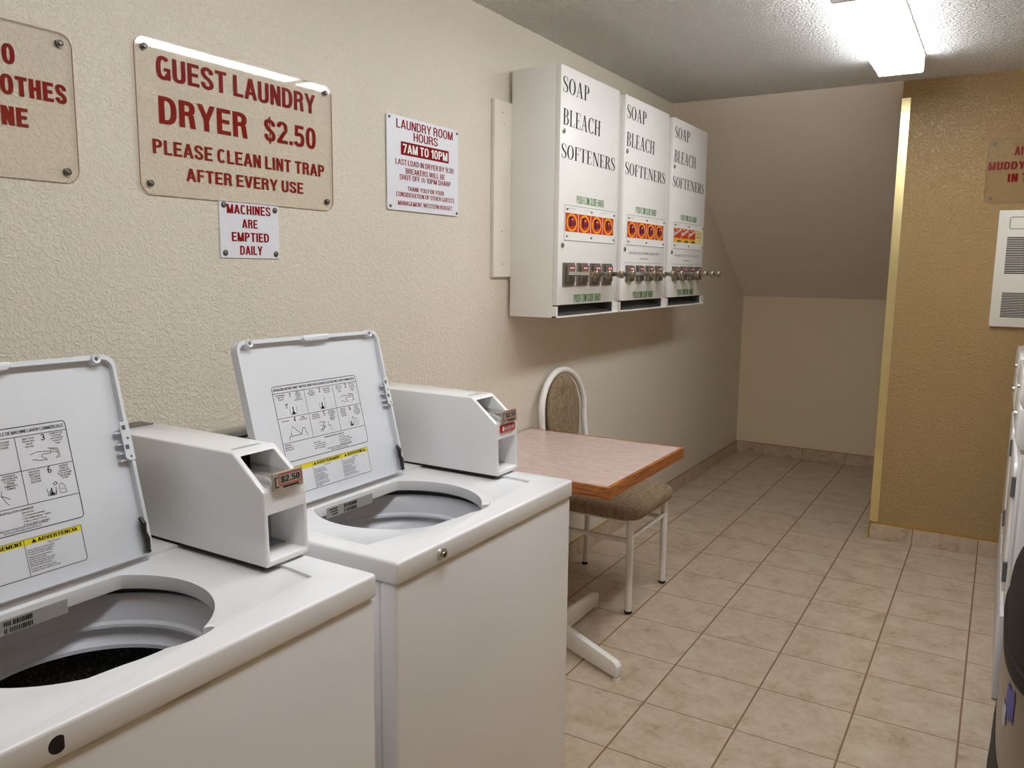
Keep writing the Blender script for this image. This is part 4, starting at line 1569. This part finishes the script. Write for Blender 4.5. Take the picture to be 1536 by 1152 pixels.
# ================================================================== TABLE
t = thing('table', 'small pedestal table with pink-beige laminate top and oak edge, between washer and chair', 'table', (.385, 2.68, 0))
ZTB = .750
x0, x1, ya, yb = .012, .716, 2.343, 3.068
b = MB(); b.box(x0, x1 - .014, ya + .014, yb - .014, ZTB - .036, ZTB, .0006, 1); tp = b.build('tabletop', 'laminate', t)
b = MB()
fz = WF
po = rrect(x0, x1, ya, yb, .004, 3)
pi_ = rrect(x0 + .0005, x1 - .014, ya + .014, yb - .014, .0005, 3)
b.ring(po, pi_, fz, ZTB - .040, ZTB - .0005)
b.build('oak_edge', 'oak', tp)
tc = Vector((.362, 2.655, 0))
b = MB(); b.cyl(tc + Vector((0, 0, .05)), tc + Vector((0, 0, .705)), .030, 28); b.build('column', 'white_tube', t)
b = MB(); b.box(tc.x - .16, tc.x + .16, tc.y - .16, tc.y + .16, .703, .712, .002, 1); b.build('mounting_plate', 'white_tube', t)
for end in ((.700, 2.512), (.352, 3.06), (.118, 2.455)):
    e = Vector((end[0], end[1], 0))
    d = (e - tc)
    L = d.length
    d.normalize()
    pr = Fr(tc, d, (0, 0, 1), d.cross(Vector((0, 0, 1))))
    b = MB()
    b.prism([(0, .020), (0, .100), (.04, .097), (L - .03, .070), (L - .012, .066), (L, .054), (L, .016), (L - .012, .012), (L - .04, .013)], pr, -.014, .014, .004, 2)
    lg = b.build('leg', 'white_tube', t)
    b = MB(); b.lathe([(0, .014), (.006, .014), (.0065, .008), (.013, .006), (.013, 0), (0, 0)], e - d * .012, (0, 0, 1), 18)
    b.build('foot_glide', 'white_tube', lg)

# ================================================================== CHAIR
t = thing('dining_chair', 'white tubular metal chair with brown patterned upholstery, back against the cream wall', 'chair', (.30, 3.27, 0))
RT = .0150


def smooth_path(P, n=5):
    Q = []
    for i in range(len(P) - 1):
        p0, p1, p2, p3 = (Vector(P[max(i - 1, 0)]), Vector(P[i]), Vector(P[i + 1]), Vector(P[min(i + 2, len(P) - 1)]))
        for k in range(n):
            u = k / n
            Q.append(.5 * ((2 * p1) + (-p0 + p2) * u + (2 * p0 - 5 * p1 + 4 * p2 - p3) * u * u + (-p0 + 3 * p1 - 3 * p2 + p3) * u ** 3))
    Q.append(Vector(P[-1]))
    return Q


arch = [(.100, 3.075, .40), (.080, 3.080, .55), (.052, 3.090, .74)]
cy, hw = 3.300, .213
for k in range(0, 13):
    a = PI - PI * k / 12
    arch.append((.050 - .018 * math.sin(a), cy + hw * math.cos(a) * (1.0), .795 + .195 * math.sin(a)))
arch += [(.052, 3.508, .74), (.080, 3.498, .55), (.100, 3.488, .40)]
b = MB(); b.tube(smooth_path(arch, 4), RT, 14); b.build('back_frame', 'white_tube', t)
for yy, ye in ((3.075, 3.060), (3.488, 3.486)):
    b = MB(); b.tube([(.100, yy, .43), (.096, (yy + ye) / 2, .2), (.088, ye, .010)], [RT, .0145, .0125], 14)
    lg = b.build('leg', 'white_tube', t)
    b = MB(); b.lathe([(0, 0), (.0135, 0), (.0145, .004), (.0145, .014), (0, .014)], (.088, ye, 0), (0, 0, 1), 16); b.build('foot_cap', 'black', lg)
for yy in (3.062, 3.464):
    b = MB(); b.tube([(.498, yy, .415), (.500, yy, .010)], [.0165, .015], 14)
    lg = b.build('leg', 'white_tube', t)
    b = MB(); b.lathe([(0, 0), (.0155, 0), (.017, .004), (.017, .013), (0, .013)], (.500, yy, 0), (0, 0, 1), 16); b.build('foot_cap', 'black', lg)
b = MB()
b.tube([(.500, 3.062, .335), (.500, 3.464, .335)], .0105, 12)
b.build('stretcher', 'white_tube', t)
for yy, y2 in ((3.062, 3.068), (3.464, 3.486)):
    b = MB(); b.tube([(.500, yy, .318), (.097, y2, .318)], .0105, 12); b.build('stretcher', 'white_tube', t)
b = MB()
loop = [(u, v, .405) for u, v in rrect(.095, .500, 3.070, 3.470, .05, 6)]
b.tube(loop, .0110, 10, closed=True); b.build('seat_frame', 'white_tube', t)
# seat cushion: rounded slab
b = bmesh.new()
NX = 26
sx0, sx1, sy0, sy1 = .060, .540, 3.022, 3.512
vg = []
for lay, (zz, s) in enumerate(((.414, .965), (.424, .995), (.440, 1.0), (.458, .99), (.470, .955), (.476, .86))):
    ring = [((u - (sx0 + sx1) / 2) * s + (sx0 + sx1) / 2, (v - (sy0 + sy1) / 2) * s + (sy0 + sy1) / 2, zz) for u, v in rrect(sx0, sx1, sy0, sy1, .075, 8)]
    vg.append([b.verts.new(p) for p in ring])
for A_, B_ in zip(vg[:-1], vg[1:]):
    n = len(A_)
    for i in range(n):
        b.faces.new([A_[i], A_[(i + 1) % n], B_[(i + 1) % n], B_[i]])
ct = b.verts.new(((sx0 + sx1) / 2, (sy0 + sy1) / 2, .483))
mid = [b.verts.new(((v.co.x - ct.co.x) * .6 + ct.co.x, (v.co.y - ct.co.y) * .6 + ct.co.y, .481)) for v in vg[-1]]
n = len(mid)
for i in range(n):
    b.faces.new([vg[-1][i], vg[-1][(i + 1) % n], mid[(i + 1) % n], mid[i]])
    b.faces.new([mid[i], mid[(i + 1) % n], ct])
b.faces.new(vg[0][::-1])
bmesh.ops.recalc_face_normals(b, faces=b.faces)
mb = MB(); mb.bm.free(); mb.bm = b
mb.build('seat', 'fabric', t, angle=60)
# oval padded panel of the back
bp = Fr((.044, 3.300, .80), (0, 1, 0), (-.06, 0, .998), (.998, 0, .06))
b = bmesh.new()
rings = []
def panel(s, d):
    P = []
    for k in range(40):
        a = 2 * PI * k / 40
        hh = .176 if math.sin(a) > 0 else .26
        P.append((.150 * s * math.cos(a) * (1.0 if math.sin(a) > 0 else 1.0), hh * s * math.sin(a)))
    return [b.verts.new(bp.P(u, v, d)) for u, v in P]
for s, d in ((.94, -.010), (1.0, -.004), (1.0, .006), (.95, .014), (.75, .019), (.4, .021)):
    rings.append(panel(s, d))
for A_, B_ in zip(rings[:-1], rings[1:]):
    for i in range(40):
        b.faces.new([A_[i], A_[(i + 1) % 40], B_[(i + 1) % 40], B_[i]])
b.faces.new(rings[0][::-1]); b.faces.new(rings[-1])
bmesh.ops.recalc_face_normals(b, faces=b.faces)
mb = MB(); mb.bm.free(); mb.bm = b
bk = mb.build('backrest', 'fabric', t, angle=60)


def on_pad(u, v):
    r = math.hypot(u / .150, v / (.176 if v > 0 else .26))
    return bp.P(u, v, .0205 - .002 * r - max(0, r - .72) * .032)


b = MB()


def thread(P, r=.0011):
    b.tube([on_pad(*p) for p in P], r, 6)


fu, fv = -.010, .098
for k in range(9):
    a = math.radians(-70 + 40 * k)
    r1 = .042 if k % 2 else .050
    thread([(fu + .012 * math.cos(a), fv + .012 * math.sin(a)), (fu + .6 * r1 * math.cos(a + .10), fv + .6 * r1 * math.sin(a + .10)), (fu + r1 * math.cos(a), fv + r1 * math.sin(a))])
thread([(-.085, .055), (-.10, .02), (-.085, -.02), (-.07, -.03)])
thread([(-.095, -.05), (-.06, -.085), (-.02, -.13), (.0, -.19)])
thread([(-.06, -.085), (-.085, -.082)])
thread([(-.06, -.085), (-.055, -.05)])
thread([(-.035, -.115), (-.03, -.075)])
thread([(.06, -.01), (.04, -.06), (.035, -.12)])
thread([(.05, -.035), (.075, -.02)])
thread([(.04, -.075), (.07, -.065)])
b.build('stitched_flower', 'thread', bk)
# ================================================================== WALL HEATER
t = thing('wall_heater', 'white louvred wall heater on the tan wall under the acrylic sign', 'heater', (1.93, YP, 1.194))
b = MB(); b.prism(rrect(1.709, 2.16, 1.194, 1.762, .006, 3), WPP, 0, .022, .004, 2); cv = b.build('cover', 'heater', t)
hf = WP(YP - .022)
b = MB()
for v0, v1, n, uu in ((1.453, 1.634, 21, 1.752), (1.240, 1.364, 15, 1.752)):
    for k in range(n):
        v = v0 + (v1 - v0) * (k + .5) / n
        b.rect(hf, uu, 2.118, v - (v1 - v0) / n * .30, v + (v1 - v0) / n * .30, .0004)
b.build('louvre_slots', 'void', cv, flatshade=True)
b = MB(); b.line(hf, rrect(1.758, 2.10, 1.672, 1.728, .008, 3), .003, .0004, 0, True); b.build('badge_outline', 'gap_gray', cv, flatshade=True)

# ================================================================== DRYERS (front loaders along the right wall)
def dryer(y0, label):
    XF = 1.852
    t = thing('dryer', label, 'dryer', (2.2, y0 + .34, 0), 'front-loading dryers along the right wall')
    y1 = y0 + .68
    b = MB(); b.box(XF + .006, 2.54, y0, y1, .02, .872, .012, 3); b.box(XF + .03, 2.50, y0 + .03, y1 - .03, 0, .03); b.build('cabinet', 'enamel', t)
    b = MB(); b.box(XF - .014, XF + .006, y0 + .002, y1 - .002, .004, .305, .004, 2); b.build('kick_panel', 'kick', t)
    b = MB(); b.box(XF - .004, XF + .010, y0 + .002, y1 - .002, .318, .866, .006, 2); b.build('front_panel', 'enamel', t)
    fyd = Fr((0, y0, 0), (1, 0, 0), (0, 0, 1), (0, 1, 0))
    b = MB(); b.prism([(XF - .006, .880), (2.54, .880), (2.54, 1.018), (XF - .016, 1.018), (XF - .020, .905)], fyd, 0, .68, .006, 2); b.build('control_panel', 'enamel', t)
    b = MB(); b.prism([(XF - .012, 1.024), (2.54, 1.024), (2.54, 1.120), (XF - .014, 1.120), (XF - .020, 1.045)], fyd, 0, .68, .006, 2); b.build('coin_console', 'enamel', t)
    fd = Fr((XF - .004, 0, 0), (0, -1, 0), (0, 0, 1), (-1, 0, 0))
    b = MB(); b.prism(rrect(-(y1 - .08), -(y0 + .07), .36, .82, .03, 6), fd, 0, .010, .003, 2); dr = b.build('door', 'enamel', t)
    for z in (.44, .74):
        b = MB(); b.box(XF - .018, XF - .004, y0 + .060, y0 + .074, z - .035, z + .035, .002, 1); b.build('hinge', 'gap_gray', dr)
    b = MB(); b.lathe([(0, .008), (.007, .008), (.008, .006), (.008, 0)], (XF - .018, y0 + .15, 1.075), (-1, 0, 0), 18); b.build('lock', 'chrome', t)
    b = MB(); b.lathe([(0, .009), (.009, .009), (.010, .006), (.011, 0)], (XF - .018, y0 + .25, .965), (-1, 0, 0), 20); b.build('knob', 'chrome', t)
    return t


d1 = dryer(3.085, 'white front-loading dryer at the right edge, directly behind the trash can')
d2 = copy_tree(d1)
d2.location.y += .72
d2['label'] = 'white front-loading dryer at the right edge, farther from the trash can, nearest the tan wall'

# ================================================================== TRASH CAN
BX, BY, BAX, BAY, BN = 2.062, 2.50, .222, .470, 3.2


def loft(mb, prof, n=72, mi=0):
    """stack of rounded-oblong rings, prof = (scale, z)"""
    b = bmesh.new()
    rings = []
    for sc, z in prof:
        if sc < 1e-6:
            rings.append([b.verts.new((BX, BY, z))])
            continue
        R = []
        for k in range(n):
            a = 2 * PI * k / n
            c, q = math.cos(a), math.sin(a)
            R.append(b.verts.new((BX + (BAX - (1 - sc) * .22) * math.copysign(abs(c) ** (2 / BN), c), BY + (BAY - (1 - sc) * .30) * math.copysign(abs(q) ** (2 / BN), q), z)))
        rings.append(R)
    for A, B in zip(rings[:-1], rings[1:]):
        for k in range(n):
            j = (k + 1) % n
            if len(B) == 1:
                b.faces.new([A[k], A[j], B[0]])
            elif len(A) == 1:
                b.faces.new([A[0], B[j], B[k]])
            else:
                b.faces.new([A[k], A[j], B[j], B[k]])
    bmesh.ops.recalc_face_normals(b, faces=b.faces)
    mb._merge(b, mi)


t = thing('trash_can', 'brushed steel trash can with black domed lid in the lower right corner of the photo', 'trash can', (BX, BY, 0))
b = MB()
loft(b, [(0, 0), (1.02, 0), (1.04, .012), (1.02, .05), (1.03, .056), (1.015, .10), (1.025, .106), (1.01, .15), (1.02, .156), (1.005, .205), (0, .205)])
b.build('base', 'bin_black', t)
b = MB()
loft(b, [(.985, .20), (1.0, .208), (1.0, .47), (.985, .492), (.95, .492), (.95, .22)])
bd = b.build('body', 'bin_steel', t)
b = MB()
loft(b, [(.99, .478), (1.02, .482), (1.025, .500), (1.02, .520), (.995, .526), (.990, .545), (.985, .575), (.965, .615), (.92, .650), (.83, .674), (.6, .690), (.3, .695), (0, .696)])
b.build('lid', 'bin_black', t)
b = MB()


def stick(y0, y1, z0, z1, mi, off, bow):
    n = 8

    def X(y):
        return BX - (BAX + off) * (1 - abs((y - BY) / BAY) ** BN) ** (1 / BN)
    for i in range(n):
        ya, yb = y0 + (y1 - y0) * i / n, y0 + (y1 - y0) * (i + 1) / n
        da, db = bow * math.sin(i * 1.3), bow * math.sin((i + 1) * 1.3)
        b.poly([(X(yb), yb, z0 + db), (X(ya), ya, z0 + da), (X(ya), ya, z1 + da * .6), (X(yb), yb, z1 + db * .6)], mi)


stick(2.175, 2.245, .375, .455, 0, .0016, .006)
stick(2.235, 2.290, .335, .392, 1, .0020, .008)
b.build('sticker', ['tape_violet', 'tape_gray'], bd)
